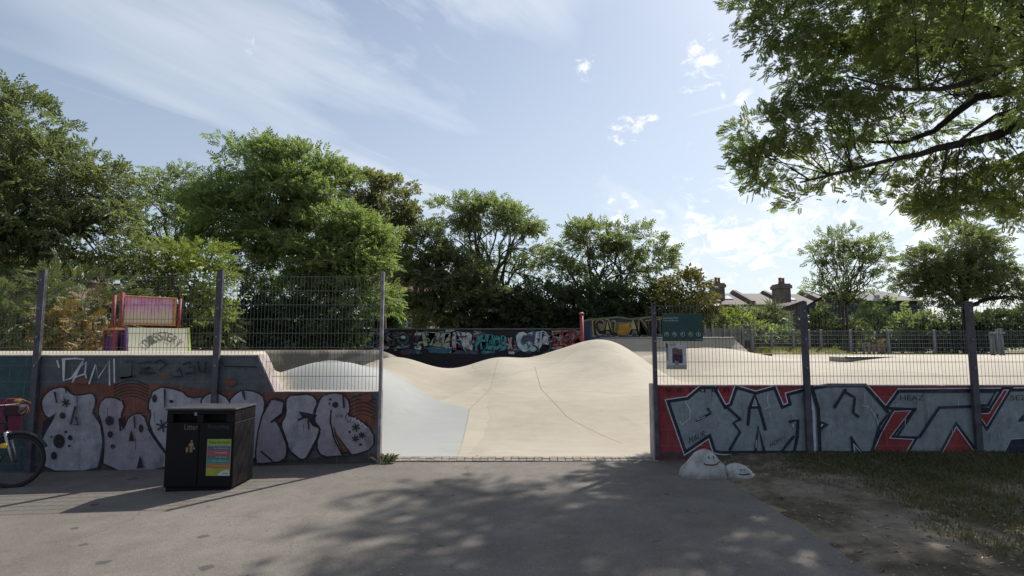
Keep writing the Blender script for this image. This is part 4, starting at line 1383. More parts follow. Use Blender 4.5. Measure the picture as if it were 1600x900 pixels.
# concrete ledge with dark edge on the right
q0, q1 = at(1322, 552, 18.2), at(1415, 552, 18.2)
hl = float(np.mean([park_z(x_, 18.2) for x_ in np.linspace(q0.x, q1.x, 9)])) + .075
q0.z = q1.z = hl
lg = thing('grind_ledge', 'low concrete ledge with a dark steel edge, on the right of the skatepark', 'ledge', ((q0.x + q1.x) / 2, 18.6, .9))
mb = MB(); mb.box((q0.x, 18.2, .6), (q1.x, 19.2, q0.z - .02), 0, .02)
mb.build('block', M_CONC_PLAIN, lg)
mb = MB(); mb.box((q0.x, 18.16, q0.z - .075), (q1.x, 18.30, q0.z), 0, .01)
mb.build('edge', plain('dark_ledge_steel', (.13, .12, .12), .4, .3, 5, .5), lg)
q0, q1 = at(1172, 553, 23.0), at(1206, 556, 23.0)
lg = thing('grind_ledge', 'short flat concrete block beside the end of the quarter pipe', 'ledge', ((q0.x + q1.x) / 2, 23.3, .8))
mb = MB(); mb.box((q0.x, 23.0, .5), (q1.x, 23.8, q0.z), 0, .02); mb.build('block', M_CONC_PLAIN, lg)
mb = MB(); mb.box((q0.x, 22.97, q0.z - .10), (q1.x, 23.06, q0.z + .01), 0, .01); mb.build('edge', plain('red_brown_edge', (.13, .06, .05), .6), lg)

# ------------------------------------------------------------------ wooden ramp with a painted back board
M_RYEL = plain('pale_cream_ramp_ply', (.52, .50, .38), .6, .12, 4)
M_RRED = plain('red_ramp_paint', (.24, .04, .06), .65, .4)
M_RPUR = plain('purple_ramp_side', (.10, .04, .14), .6, .3)
M_RORG = plain('orange_ramp_trim', (.46, .24, .08), .6, .3)
Yr = 13.8
base_ = at(246, 550, Yr)
vr = thing('wooden_ramp', 'cream wooden quarter pipe with red frame and pink drip painted back board, among the hedges', 'ramp', (base_.x, Yr, 0))
TH = math.radians(50)
RM = Matrix.Translation((base_.x, Yr, 0)) @ Matrix.Rotation(TH, 4, 'Z')
WH, HR = .64, at(240, 512.5, Yr).z          # half width, height of the lip
def rbuild(mb, nm, m):
    mb.v = [tuple(RM @ Vector(v)) for v in mb.v]
    return mb.build(nm, m, vr)
A1 = math.radians(76)
side = [(-1.7 + 1.7 * math.sin(t) / math.sin(A1), HR * (1 - math.cos(t)) / (1 - math.cos(A1))) for t in [A1 * i / 16 for i in range(17)]]
mb = MB()
for y, z in side:
    mb.v += [(-WH, y, z), (WH, y, z)]
for i in range(16):
    mb.face([2 * i, 2 * i + 1, 2 * i + 3, 2 * i + 2], 0, True)
rbuild(mb, 'ramp_face', M_RYEL)
for x0, w_, m_ in ((-WH - .05, .045, M_RPUR), (WH + .004, .05, plain('lime_ramp_edge', (.42, .50, .10), .6))):
    mb = MB()
    mb.prism([(x0, y, z + .02) for y, z in side] + [(x0, .9, HR + .02), (x0, .9, 0), (x0, -1.7, -.05)], (w_, 0, 0))
    rbuild(mb, 'side_panel', m_)
mb = MB(); mb.box((-WH - .26, .02, HR - .06), (WH, .9, HR - .012), 0, .01)
rbuild(mb, 'platform', M_RORG)
for y0 in (.1, .8):
    mb = MB(); mb.box((-WH - .25, y0, 0), (-WH - .17, y0 + .08, HR - .065), 0, .01); rbuild(mb, 'frame_post', M_RRED)
mb = MB(); mb.box((-WH - .23, .2, .1), (-WH - .20, .78, HR - .2), 0, .01); rbuild(mb, 'frame_panel', M_RPUR)
BH0, BH1 = HR + .11, HR + .74
mb = MB(); mb.box((-WH + .06, .50, BH0), (WH - .16, .54, BH1), 0, .008)
M_BB, n = new_mat('pink_drip_paint')
pp = n.pos(); px_, py_, pz_ = n.sep(pp)
dr = n.noise(n.comb(n.math('MULTIPLY', n.math('ADD', px_, py_), 9), 0.0, n.math('MULTIPLY', pz_, .7)), 2.2, 5, .7)
hz = n.math('ADD', n.math('MULTIPLY', n.math('SUBTRACT', pz_, HR + .30), .8), n.math('SUBTRACT', dr, .5))
finish(n, n.mix(n.ramp(hz, -.05, .25), (.50, .47, .36), n.mix(n.ramp(n.noise(pp, 7, 4), .4, .6), (.52, .20, .38), (.52, .33, .45))), .7)
rbuild(mb, 'back_board', M_BB)
for lo, hi in (((-WH, .46, BH1 + .003), (WH - .1, .58, BH1 + .035)), ((-WH, .46, BH0 - .04), (WH - .1, .58, BH0 - .003)), ((WH - .157, .47, BH0), (WH - .10, .57, BH1))):
    mb = MB(); mb.box(lo, hi, 0, .01); rbuild(mb, 'board_trim', M_RORG)
for x_, y_, z1 in ((-WH - .04, .42, BH1 + .10), (-WH - .12, .7, BH1 + .04), (WH - .03, .5, BH1 + .02), (WH + .06, .75, BH1 - .1)):
    mb = MB(); mb.tube([(x_, y_, HR - .1), (x_ + .01, y_, z1)], .042, 8); rbuild(mb, 'rail_post', M_RRED)
mb = MB()
word = 'DISSTERY'
def face_y(z):
    for (y0, z0), (y1, z1) in zip(side[:-1], side[1:]):
        if z0 <= z <= z1: return y0 + (y1 - y0) * (z - z0) / (z1 - z0 + 1e-9)
    return 0
for i, ch in enumerate(word):
    t = (i - 3.5) / 3.5
    cx_, cz_ = .08 + t * .35, HR - .20 - .17 * t * t
    k = len(mb.v)
    mb.text(ch, -.055, .055, -.10, .10, 0)
    rot = -t * .75
    for q in range(k, len(mb.v)):
        dx, _, dz = mb.v[q]
        X_, Z_ = cx_ + dx * math.cos(rot) - dz * math.sin(rot), cz_ + dx * math.sin(rot) + dz * math.cos(rot)
        mb.v[q] = (X_, face_y(Z_) - .012, Z_ + .006)
rbuild(mb, 'lettering', plain('dark_ramp_lettering', (.10, .10, .085), .7))

# ------------------------------------------------------------------ low fences beyond the skatepark on the right
ff = thing('mesh_fence', 'low grey mesh fence far off between the skatepark and the gardens on the right', 'fence', (at(1400, 550, 28).x, 28, 1.0))
posts = [1176, 1206, 1240, 1265, 1283, 1329, 1388, 1460, 1558, 1660, 1760]
zt_ = at(1400, 516.5, 28).z
prev = None
for k, px_ in enumerate(posts):
    x = at(px_, 540, 28).x
    mb = MB(); mb.box((x - .06, 27.95, .8), (x + .06, 28.01, zt_ + .04), 0, .01)
    mb.build('post', M_GALV, ff)
    if prev is not None:
        mesh_panel(prev + .06, x - .06, 28.03, 1.02, zt_, M_WIREG, .1, .2, .006).build('mesh_panel', M_WIREG, ff)
    prev = x
wf = thing('slatted_fence', 'pale weathered garden fence with grey posts behind the green notice board', 'fence', (at(1140, 520, 29).x, 29, 1.0))
M_SLAT = plain('silvered_timber', (.27, .26, .24), .85, .3)
for px_ in (1101, 1113, 1132, 1142, 1155, 1160, 1174):
    p = at(px_, 507, 29)
    mb = MB(); mb.box((p.x - .05, 28.95, .9), (p.x + .05, 29.05, p.z), 0, .01); mb.build('post', M_SLAT, wf)
p, q = at(1101, 515, 29), at(1174, 532, 29)
mb = MB()
for i in range(9):
    z = q.z + (p.z - q.z) * i / 8
    mb.box((p.x, 29.06, z), (q.x, 29.09, z + .05))
mb.build('slats', M_SLAT, wf)

# play barrier and small metal frame beyond the fence
pf = thing('play_barrier', 'small pink and orange toddler play fence beyond the low mesh fence', 'play equipment', (at(1367, 545, 30).x, 30, 1.0))
M_PKP = plain('faded_pink_timber', (.42, .27, .22), .7, .2); M_ORP = plain('orange_play_panel', (.55, .25, .03), .6, .2)
for px_, yy in ((1349, 536), (1357, 535), (1365, 538), (1372, 538), (1381, 538), (1389, 538)):
    p = at(px_, yy, 30)
    mb = MB(); mb.tube([(p.x, 30, .9), (p.x, 30, p.z)], .06, 8); mb.build('post', M_PKP, pf)
p, q = at(1364, 548, 30), at(1383, 538, 30)
mb = MB(); mb.box((p.x, 30.05, p.z), (q.x, 30.10, q.z), 0, .02); mb.build('panel', M_ORP, pf)
p, q = at(1348, 541, 30), at(1390, 539.5, 30)
mb = MB(); mb.box((p.x, 29.93, p.z), (q.x, 29.97, q.z), 0, .01); mb.build('rail', M_PKP, pf)
bm_ = bmesh.new(); bmesh.ops.create_uvsphere(bm_, u_segments=12, v_segments=8, radius=.13)
mb = MB(); mb.bm(bm_, 0, Matrix.Translation(at(1377, 535, 30.0) + Vector((0, .07, 0))), True); mb.build('finial', M_ORP, pf)
hf = thing('metal_frame', 'small grey metal exercise frame at the far right edge of the skatepark', 'frame', (at(1556, 545, 26).x, 26, .9))
for px_ in (1547, 1551, 1560, 1565):
    p = at(px_, 519 if px_ < 1555 else 513, 26)
    mb = MB(); mb.tube([(p.x, 26, .7), (p.x, 26, p.z)], .05, 8); mb.build('post', M_GALV, hf)
p, q = at(1545, 520, 26), at(1568, 520, 26)
mb = MB(); mb.box((p.x, 25.9, p.z - .05), (q.x, 25.96, p.z + .03), 0, .01); mb.build('rail', M_GALV, hf)

# ------------------------------------------------------------------ houses
def m_brick(name, c1, c2):
    m, n = new_mat(name)
    p = n.pos(); x, y, z = n.sep(p)
    br = n.add('ShaderNodeTexBrick', {'Vector': n.comb(n.math('ADD', x, y), z, 0.0), 'Scale': 1.0, 'Mortar Size': .008, 'Brick Width': .225, 'Row Height': .075, 'Color1': (*c1, 1), 'Color2': (*c2, 1), 'Mortar': (.25, .23, .2, 1)})
    k = n.ramp(n.noise(p, .8, 5), .3, .7, .75, 1.2, False)
    finish(n, n.mix(1.0, br.outputs[0], n.comb(k, k, k), 'MULTIPLY'), .9)
    return m
def m_tiles(name, c):
    m, n = new_mat(name)
    p = n.pos(); x, y, z = n.sep(p)
    br = n.add('ShaderNodeTexBrick', {'Vector': n.comb(x, n.math('MULTIPLY', z, 1.4), 0.0), 'Scale': 1.0, 'Mortar Size': .012, 'Brick Width': .25, 'Row Height': .16, 'Color1': (*c, 1), 'Color2': (c[0] * .75, c[1] * .75, c[2] * .78, 1), 'Mortar': (c[0] * .4, c[1] * .4, c[2] * .4, 1)})
    k = n.ramp(n.noise(p, .6, 5), .3, .7, .75, 1.2, False)
    finish(n, n.mix(1.0, br.outputs[0], n.comb(k, k, k), 'MULTIPLY'), .8)
    return m
M_BRK = m_brick('london_brick', (.15, .095, .075), (.20, .13, .10))
M_BRKD = m_brick('dark_red_brick', (.075, .042, .038), (.11, .06, .05))
M_TILE = m_tiles('brown_roof_tiles', (.078, .054, .046))
M_SLATE = m_tiles('dark_slate_roof', (.012, .013, .017))
M_GLASS = plain('window_glass', (.12, .15, .18), .1, .2, 3, 0, .8)
M_WFRM = plain('white_window_frame', (.62, .62, .62), .6, .1)
M_POT = plain('terracotta_pot', (.25, .11, .07), .8)

def window(parent, px0, px1, py0, py1, Y, bars=(1, 1)):
    a, b = at(px0, py1, Y), at(px1, py0, Y)
    t = max(.06, (b.x - a.x) * .09)
    mb = MB()
    mb.box((a.x, Y - .06, a.z), (a.x + t, Y, b.z)); mb.box((b.x - t, Y - .06, a.z), (b.x, Y, b.z))
    mb.box((a.x + t, Y - .06, b.z - t), (b.x - t, Y, b.z)); mb.box((a.x + t, Y - .06, a.z), (b.x - t, Y, a.z + t))
    for i in range(bars[0]):
        x = a.x + (b.x - a.x) * (i + 1) / (bars[0] + 1)
        mb.box((x - t / 2.5, Y - .05, a.z + t), (x + t / 2.5, Y - .01, b.z - t))
    for i in range(bars[1]):
        z = a.z + (b.z - a.z) * (i + 1) / (bars[1] + 1)
        mb.box((a.x + t, Y - .055, z - t / 2.5), (b.x - t, Y - .012, z + t / 2.5))
    w = mb.build('window', M_WFRM, parent)
    mb = MB(); mb.box((a.x + t, Y - .03, a.z + t), (b.x - t, Y - .004, b.z - t)); mb.build('pane', M_GLASS, w)
    mb = MB(); mb.box((a.x - .08, Y - .12, a.z - .1), (b.x + .08, Y, a.z - .004)); mb.build('sill', M_WFRM, w)
    return w

def chimney(parent, px0, px1, py0, py1, Y, pots=2, mat=None):
    a, b = at(px0, py1, Y), at(px1, py0, Y)
    mb = MB()
    mb.box((a.x + .12, Y, a.z), (b.x - .12, Y + 1.6, b.z - .45)); mb.box((a.x, Y - .1, b.z - .448), (b.x, Y + 1.7, b.z - .15)); mb.box((a.x + .1, Y, b.z - .148), (b.x - .1, Y + 1.6, b.z))
    c = mb.build('chimney', mat or M_BRK, parent)
    for i in range(pots):
        x = a.x + (b.x - a.x) * (i + 1) / (pots + 1)
        mb = MB(); mb.tube([(x, Y + .5 + .3 * i, b.z + .002), (x, Y + .5 + .3 * i, b.z + .25), (x, Y + .5 + .3 * i, b.z + .55), (x, Y + .5 + .3 * i, b.z + .6)], [.17, .13, .13, .17], 10)
        mb.build('chimney_pot', M_POT, c)

def terrace(label, px0, px1, ridge, eave, Y, roofm, wallm, chim=None, sky=None, wing=None, parapet=True, group='terraced houses beyond the gardens', extra=None):
    a, b = at(px0, eave, Y), at(px1, eave, Y)
    zr = at(px0, ridge, Y + 4.5).z
    h = thing('terraced_house', label, 'house', ((a.x + b.x) / 2, Y, 1.0), group)
    mb = MB()
    mb.prism([(a.x, Y, .5), (a.x, Y, a.z), (a.x, Y + 4.5, zr - .12), (a.x, Y + 9, a.z), (a.x, Y + 9, .5)], (b.x - a.x, 0, 0))
    mb.build('wall', wallm, h)
    mb = MB()
    for y0, z0, y1, z1 in ((Y - .3, a.z - .16, Y + 4.5, zr), (Y + 9.3, a.z - .16, Y + 4.5, zr)):
        mb.prism([(a.x + .02, y0, z0 + .06), (a.x + .02, y1, z1 + .06), (a.x + .02, y1, z1 + .16), (a.x + .02, y0, z0 + .16)], (b.x - a.x - .04, 0, 0))
    r = mb.build('roof', roofm, h)
    if parapet:
        mb = MB()
        mb.prism([(a.x - .15, Y - .35, a.z - .3), (a.x - .15, Y - .35, a.z + .35), (a.x - .15, Y + 4.5, zr + .55), (a.x - .15, Y + 9, a.z + .3), (a.x - .15, Y + 9, a.z - .3)], (.36, 0, 0))
        mb.build('party_wall', wallm, h)
    if chim: chimney(r, *chim)
    if sky:
        f0, f1, u0, u1 = sky
        mb = MB()
        def S(f, u, o): return (a.x + (b.x - a.x) * f, Y - .3 + 4.8 * u, a.z - .16 + (zr - a.z + .16) * u + .17 + o)
        mb.prism([S(f0, u0, 0), S(f1, u0, 0), S(f1, u1, 0), S(f0, u1, 0)], (0, -.03, .08))
        mb.build('skylight', plain('skylight_glass', (.55, .58, .62), .15, .1, 3, 0, .8), r)
    if wing:
        x0, x1, zt1, zt2, y_, wn = wing
        p, q = at(x0, zt1, y_), at(x1, zt2, y_)
        mb = MB()
        mb.prism([(p.x, y_, .6), (q.x, y_, .6), (q.x, y_, q.z), (p.x, y_, p.z)], (0, Y - y_ - .01, 0))
        w = mb.build('rear_wing', wallm, h)
        mb = MB()
        mb.prism([(p.x - .1, y_ - .15, p.z + .01), (q.x + .1, y_ - .15, q.z + .01), (q.x + .1, y_ - .15, q.z + .15), (p.x - .1, y_ - .15, p.z + .15)], (0, Y - y_ - .2, 0))
        mb.build('wing_roof', roofm, w)
        if wn: window(w, *wn)
    return h
terrace('end terrace with a rooflight, dark gable and tall left chimney behind the yellow green shrub', 1122, 1175, 461, 476, 56, M_TILE, M_BRK, (1116, 1134, 442, 476, 57.5, 2), (.42, .66, .42, .72))
terrace('mid terrace with a plain pale roof between the two chimneys', 1175, 1226, 461, 476, 56, m_tiles('pale_roof_tiles', (.12, .10, .09)), M_BRK, None, None)
terrace('terraced house with a big chimney and a dark brick rear wing with a white window', 1226, 1290, 462, 477, 56, M_TILE, M_BRKD, (1217, 1237, 443, 480, 54, 2), (.25, .5, .4, .7), (1213, 1254, 487, 472, 48, (1223, 1237, 493, 513, 48)))
terrace('terraced house with tiled roof half hidden by the thin tree', 1290, 1350, 462, 477, 56, M_TILE, M_BRK, None, (.5, .7, .4, .65))
terrace('dark slate roofed house with small dormer window left of the dark tree', 1348, 1440, 458, 470, 44, M_SLATE, plain('dark_slate_cladding', (.035, .038, .05), .7), None, None, None, False, None)
hh = SC.objects[-1]
# dormer window on the dark house
dh = [o for o in SC.objects if o.get('label', '').startswith('dark slate roofed')][0]
window(dh, 1365, 1374, 461, 467, 43.6)
bh = thing('brick_house', 'dark red brick house with pale bay and white windows behind the back graffiti wall', 'house', (at(625, 500, 41).x, 41, .1))
a, b = at(585, 458, 41), at(668, 458, 41)
mb = MB(); mb.box((a.x, 41, -.2), (b.x, 49, a.z)); mb.build('wall', M_BRKD, bh)
mb = MB(); mb.prism([(a.x - .2, 40.7, a.z + .01), (a.x - .2, 45, a.z + 2.0), (a.x - .2, 49.3, a.z + .01)], (b.x - a.x + .4, 0, 0)); mb.build('roof', m_tiles('red_roof_tiles', (.17, .07, .05)), bh)
p, q = at(619.5, 515, 40), at(634, 480, 40)
mb = MB(); mb.box((p.x, 40, -.2), (q.x, 40.98, q.z)); mb.build('rendered_bay', plain('pale_render', (.50, .50, .50), .8), bh)
window(bh, 595, 604, 497, 516, 41, (0, 1)); window(bh, 636, 644, 497, 512, 41, (0, 1))
lh = thing('tiled_house', 'pinkish tiled roof house glimpsed behind the dark tree at the far left', 'house', (at(0, 420, 30).x, 30, 0))
a, b = at(-90, 425, 30), at(48, 425, 30)
mb = MB(); mb.box((a.x, 30, -.3), (b.x, 36, a.z)); mb.build('wall', M_BRK, lh)
zr_ = at(0, 398, 33).z
mb = MB(); mb.prism([(a.x - .2, 29.7, a.z - .1), (a.x - .2, 33, zr_), (a.x - .2, 36.3, a.z - .1)], (b.x - a.x + .4, 0, 0)); mb.build('roof', m_tiles('pink_roof_tiles', (.30, .19, .16)), lh)
# ------------------------------------------------------------------ trees and shrubs
def m_bark(name, c):
    m, n = new_mat(name)
    p = n.pos()
    a = n.noise(n.vmath('MULTIPLY', p, (6, 6, 1.2)), 3, 6, .7)
    k = n.ramp(a, .3, .7, .55, 1.35, False)
    finish(n, n.mix(1.0, c, n.comb(k, k, k), 'MULTIPLY'), .95, a, .8, .03)
    return m
M_BARK = m_bark('grey_brown_bark', (.085, .066, .05))
M_BARKP = m_bark('pale_bark', (.26, .23, .19))
M_BARKD = m_bark('dark_bark', (.035, .028, .024))

def frames(dirs, ups):
    X = dirs / np.linalg.norm(dirs, axis=1, keepdims=True)
    Z = ups - X * (ups * X).sum(1, keepdims=True)
    Z /= np.linalg.norm(Z, axis=1, keepdims=True) + 1e-9
    Yv = np.cross(Z, X)
    return np.stack([X, Yv, Z], 2)             # columns are the axes

def spray_template(kind, L):
    """a leafy spray along +X: list of leaf rhombi"""
    V = []
    def leaf(o, ang, l, w, droop, tip=0.0):
        c, s = math.cos(ang), math.sin(ang)
        for a, b, z in ((0, 0, 0), (.45 * l, w / 2, .06 * l), (l, 0, -droop * l), (.45 * l, -w / 2, .06 * l)):
            V.append((o[0] + a * c - b * s, o[1] + a * s + b * c, o[2] + z))
    if kind == 'ash':            # pinnate: paired leaflets and one at the end
        for k in range(5):
            t = .22 + .17 * k
            for s in (-1, 1):
                leaf((t * L, 0, -.10 * L * t * t), s * 0.95, .42 * L, .18 * L, .18)
        leaf((L * .98, 0, -.1 * L), 0, .42 * L, .18 * L, .25)
    elif kind == 'far':          # coarser pinnate for distance
        for k in range(3):
            t = .25 + .28 * k
            for s in (-1, 1):
                leaf((t * L, 0, -.12 * L * t * t), s * 0.85, .50 * L, .20 * L, .25)
        leaf((L * .95, 0, -.1 * L), 0, .45 * L, .19 * L, .3)
    elif kind == 'broad':
        for k, (t, s) in enumerate(((.1, 1), (.2, -1), (.4, 1), (.55, -1), (.75, 0.3))):
            leaf((t * L, 0, 0), s * 1.0, .55 * L, .36 * L, .2)
    elif kind == 'spiky':
        for k in range(7):
            leaf((.05 * k * L, 0, 0), (k - 3) * .42, 1.0 * L, .10 * L, .22)
    elif kind == 'needle':
        for k in range(4):
            t = .15 + .22 * k
            for s in (-1, 1):
                leaf((t * L, 0, .02 * L), s * .5, .5 * L, .13 * L, .0)
        leaf((L * .8, 0, 0), 0, .4 * L, .12 * L, .0)
    return np.array(V)

def crown_points(lobes, Y, dens, clump, rng, hollow=.55):
    """sprays placed in clumps through the lobes: returns positions, outward dirs, clump centres"""
    P, D, CC, NN = [], [], [], []
    for lb in lobes:
        px, py, rx, ry = lb[:4]
        dY = lb[4] if len(lb) > 4 else 0.0
        kd = lb[5] if len(lb) > 5 else 1.0
        c = np.array(at(px, py, Y + dY))
        s = (Y + dY) / F
        r3 = np.array([rx * s, (rx + ry) / 2 * s * .9, ry * s])
        area = (r3[0] * r3[2] + r3[0] * r3[1] + r3[1] * r3[2]) / 3 * 4 * math.pi
        ncl = max(4, int(area / (clump * clump * 3.0)))
        d = rng.normal(size=(ncl, 3))
        d /= np.linalg.norm(d, axis=1, keepdims=True)
        rad = hollow + (1 - hollow) * rng.random((ncl, 1)) ** .6
        rad *= rng.uniform(.86, 1.12, (ncl, 1))
        cc = c + r3 * d * rad
        CC.append(cc)
        nsp = max(3, int(dens * clump * clump * 62 * kd))
        for q, o in zip(cc, d):
            m = max(2, int(nsp * rng.uniform(.55, 1.35)))
            e = rng.normal(size=(m, 3))
            e /= np.linalg.norm(e, axis=1, keepdims=True)
            e[:, 2] = np.where(e[:, 2] < -.25, -e[:, 2] * .6, e[:, 2])
            cr = clump * rng.uniform(.8, 1.45)
            pos = q + e * cr * np.array([1, 1, .70]) * rng.random((m, 1)) ** .33
            P.append(pos)
            D.append(e * .7 + o * .6 + rng.normal(size=(m, 3)) * .35 + np.array([0, 0, -.12]))
            NN.append(e * .7 + rng.normal(size=(m, 3)) * .55 + np.array([.1, 0, .55]))
    return np.concatenate(P), np.concatenate(D), np.concatenate(CC), np.concatenate(NN)

def leaf_cloud(name, P, D, U, kind, L, mat, parent, rng):
    T = spray_template(kind, 1.0)
    n, m = len(P), len(T)
    R = frames(D, U)
    sc = L * rng.uniform(.5, 1.4, (n, 1, 1))
    V = P[:, None, :] + np.einsum('nij,mj->nmi', R, T) * sc
    V = V.reshape(-1, 3)
    Q = np.arange(n * m).reshape(-1, 4)
    return np_mesh(name, V, Q, mat, parent)

def limbs(mb, base, tips, r0, rng, seg=6, nodes=4, sag=.12, rt=.02):
    base = Vector(base)
    for tpt in tips:
        tpt = Vector(tpt)
        d = tpt - base
        pts = []
        for i in range(nodes + 1):
            t = i / nodes
            p = base + d * t
            wob = d.length * .06 * (1 - abs(2 * t - 1))
            p += Vector((rng.normal() * wob, rng.normal() * wob, rng.normal() * wob * .5 + d.length * sag * math.sin(math.pi * t)))
            pts.append(p)
        pts[0], pts[-1] = base, tpt
        mb.tube(pts, [r0 + (rt - r0) * (i / nodes) ** .8 for i in range(nodes + 1)], seg, 0, False)

def tree(name, label, cat, Y, lobes, trunk_px, mat, kind='far', L=.42, dens=1.0, clump=.55, trunk_r=.22, gz=0.0, bark=None, group=None, seed=1, fork=.5, hollow=.55, twigs=60, nlimb=9):
    rng = np.random.default_rng(seed)
    P, D, CC, U = crown_points(lobes, Y, dens, clump, rng, hollow)
    keep = P[:, 2] > gz + .05
    P, D, U = P[keep], D[keep], U[keep]
    px = trunk_px if isinstance(trunk_px, (list, tuple)) else [trunk_px]
    x0 = at(px[0], 500, Y).x
    t = thing(name, label, cat, (x0, Y, gz), group)
    leaf_cloud('crown' if cat == 'tree' else 'foliage', P, D, U, kind, L, mat, t, rng)
    zc = CC[:, 2]
    mb = MB()
    for x_ in px:
        b = Vector((at(x_, 500, Y).x, Y, gz - .25))
        near = CC[np.argsort(np.abs(CC[:, 0] - b.x) + rng.random(len(CC)) * 2)]
        cx = float(np.mean(CC[:, 0])) * .4 + b.x * .6
        zf = gz + (float(zc.min()) - gz) * .4 + (float(np.median(zc)) - gz) * fork
        zf = max(gz + .25, zf)
        f = Vector((cx, Y + .1, zf))
        mid = b.lerp(f, .5) + Vector((rng.normal() * .12, 0, 0))
        mb.tube([b, b + Vector((0, 0, .35)), mid, f], [trunk_r * 1.35, trunk_r, trunk_r * .85, trunk_r * .62], 9, 0, False)
        idx = rng.choice(len(CC), size=min(nlimb, len(CC)), replace=False)
        tips = CC[idx]
        limbs(mb, f, tips, trunk_r * .5, rng, 6, 5, .05, .025)
        starts = [f.lerp(Vector(q), rng.uniform(.45, .85)) for q in tips]
        for _ in range(twigs // len(px)):
            q = CC[rng.integers(len(CC))]
            s = min(starts, key=lambda w: (w - Vector(q)).length)
            limbs(mb, s, [q], max(.018, trunk_r * .13), rng, 4, 3, .04, .008)
    mb.build('trunk' if cat == 'tree' else 'stems', bark or M_BARK, t)
    return t

LM_ASH = leaf_mat('ash_leaf', (.105, .140, .055), (.215, .250, .115), .55)
LM_BRIGHT = leaf_mat('bright_green_leaf', (.130, .180, .075), (.255, .300, .140), .5)
LM_DARK = leaf_mat('dark_green_leaf', (.090, .118, .056), (.205, .225, .125), .44)
LM_OLIVE = leaf_mat('olive_leaf', (.115, .125, .062), (.235, .235, .135), .45)
LM_MID = leaf_mat('mid_green_leaf', (.120, .155, .075), (.235, .270, .150), .48)
LM_YEL = leaf_mat('yellow_green_leaf', (.125, .165, .035), (.26, .29, .085), .42)
LM_COPPER = leaf_mat('copper_tinged_leaf', (.075, .095, .030), (.190, .155, .065), .35)
LM_CONIF = leaf_mat('conifer_frond', (.080, .115, .040), (.190, .195, .080), .25)
LM_BROWN = leaf_mat('browned_frond', (.17, .105, .030), (.28, .19, .06), .2)
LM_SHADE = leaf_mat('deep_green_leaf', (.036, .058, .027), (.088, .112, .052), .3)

BACK = 'trees standing behind the skatepark'
tree('broadleaf_tree', 'huge dark green tree filling the far left edge above the fence', 'tree', 17.0,
     [(-70, 230, 120, 100), (25, 210, 70, 66), (72, 285, 78, 72), (145, 285, 44, 46), (20, 370, 90, 70, -.6), (125, 370, 70, 60), (-80, 380, 110, 80), (180, 330, 30, 44), (175, 395, 42, 42), (60, 425, 80, 36), (-150, 300, 90, 120), (0, 290, 60, 60, -1)],
     95, LM_DARK, 'far', .27, 2.1, .50, .30, 0, M_BARKD, BACK, 11, .55)
tree('sparse_tree', 'thin open tree between the dark left tree and the bright green one', 'tree', 29.0,
     [(238, 288, 42, 30), (290, 286, 34, 26), (250, 340, 42, 42), (212, 355, 32, 36), (300, 335, 36, 40), (265, 395, 50, 30)],
     262, LM_ASH, 'far', .32, .95, .55, .18, 0, M_BARK, BACK, 12, .5, .4, 70)
tree('broadleaf_tree', 'large bright yellow green drooping tree beside the second fence post', 'tree', 25.0,
     [(385, 252, 62, 34), (455, 270, 68, 36), (505, 295, 40, 32), (335, 285, 30, 22, 0, .7), (350, 345, 62, 42, -.8), (430, 325, 76, 46), (510, 335, 56, 46, -.5), (556, 375, 46, 50), (480, 400, 80, 52, -1.0), (578, 415, 30, 54), (400, 410, 55, 42), (540, 440, 48, 48, -.5), (500, 482, 42, 26, -.3), (312, 385, 34, 30), (594, 470, 16, 34), (455, 455, 44, 30, .5), (415, 370, 60, 40, -1.2), (530, 420, 50, 42, -1.4), (585, 385, 28, 44, -.6), (340, 300, 40, 30, -.5), (300, 330, 34, 30), (440, 295, 60, 34, -1.2), (560, 460, 44, 36, -1.0)],
     [562, 548], LM_BRIGHT, 'far', .31, 2.1, .55, .18, 0, M_BARK, BACK, 13, .5, .5, 60)
tree('broadleaf_tree', 'tall olive green tree with upright clumps rising behind the bright green tree', 'tree', 33.0,
     [(568, 298, 40, 28), (610, 318, 42, 36), (634, 345, 24, 26), (600, 375, 48, 48), (642, 398, 20, 26), (560, 350, 40, 40), (600, 440, 44, 34, 0, .6)],
     600, LM_OLIVE, 'broad', .34, 1.5, .50, .26, 0, M_BARK, BACK, 14, .5)
tree('ash_tree', 'airy pale ash tree with rounded top and sky between its stems, left of centre', 'tree', 34.0,
     [(714, 332, 34, 24), (762, 336, 44, 26), (806, 348, 34, 28), (742, 388, 56, 38, 0, .18), (822, 388, 36, 36, 0, .4), (780, 430, 66, 40, 0, .25), (842, 415, 20, 30, 0, .5), (705, 375, 30, 34, 0, .25)],
     [735, 775, 800], LM_MID, 'far', .38, 1.5, .62, .20, .1, M_BARK, BACK, 15, .35, .45, 110, 12)
tree('broadleaf_tree', 'dark dense tree leaning left below the pale ash, over the back wall', 'tree', 31.5,
     [(662, 400, 34, 38), (690, 440, 50, 44), (655, 450, 26, 36), (700, 480, 56, 32), (735, 455, 40, 40)],
     690, LM_DARK, 'far', .38, 1.8, .55, .22, .1, M_BARKD, BACK, 16, .5)
tree('ash_tree', 'airy pale ash tree with two rounded heads, right of centre behind the red pole', 'tree', 34.5,
     [(928, 374, 52, 26), (985, 378, 42, 26), (898, 402, 40, 34, 0, .4), (958, 418, 58, 38, 0, .25), (1018, 408, 26, 36, 0, .7), (908, 450, 48, 38, 0, .35), (995, 448, 44, 34, 0, .4), (870, 430, 20, 30, 0, .6)],
     [905, 950, 985], LM_MID, 'far', .38, 1.55, .62, .20, .1, M_BARK, BACK, 17, .35, .45, 110, 12)
UNDER = 'dark shrubs along the back graffiti wall'
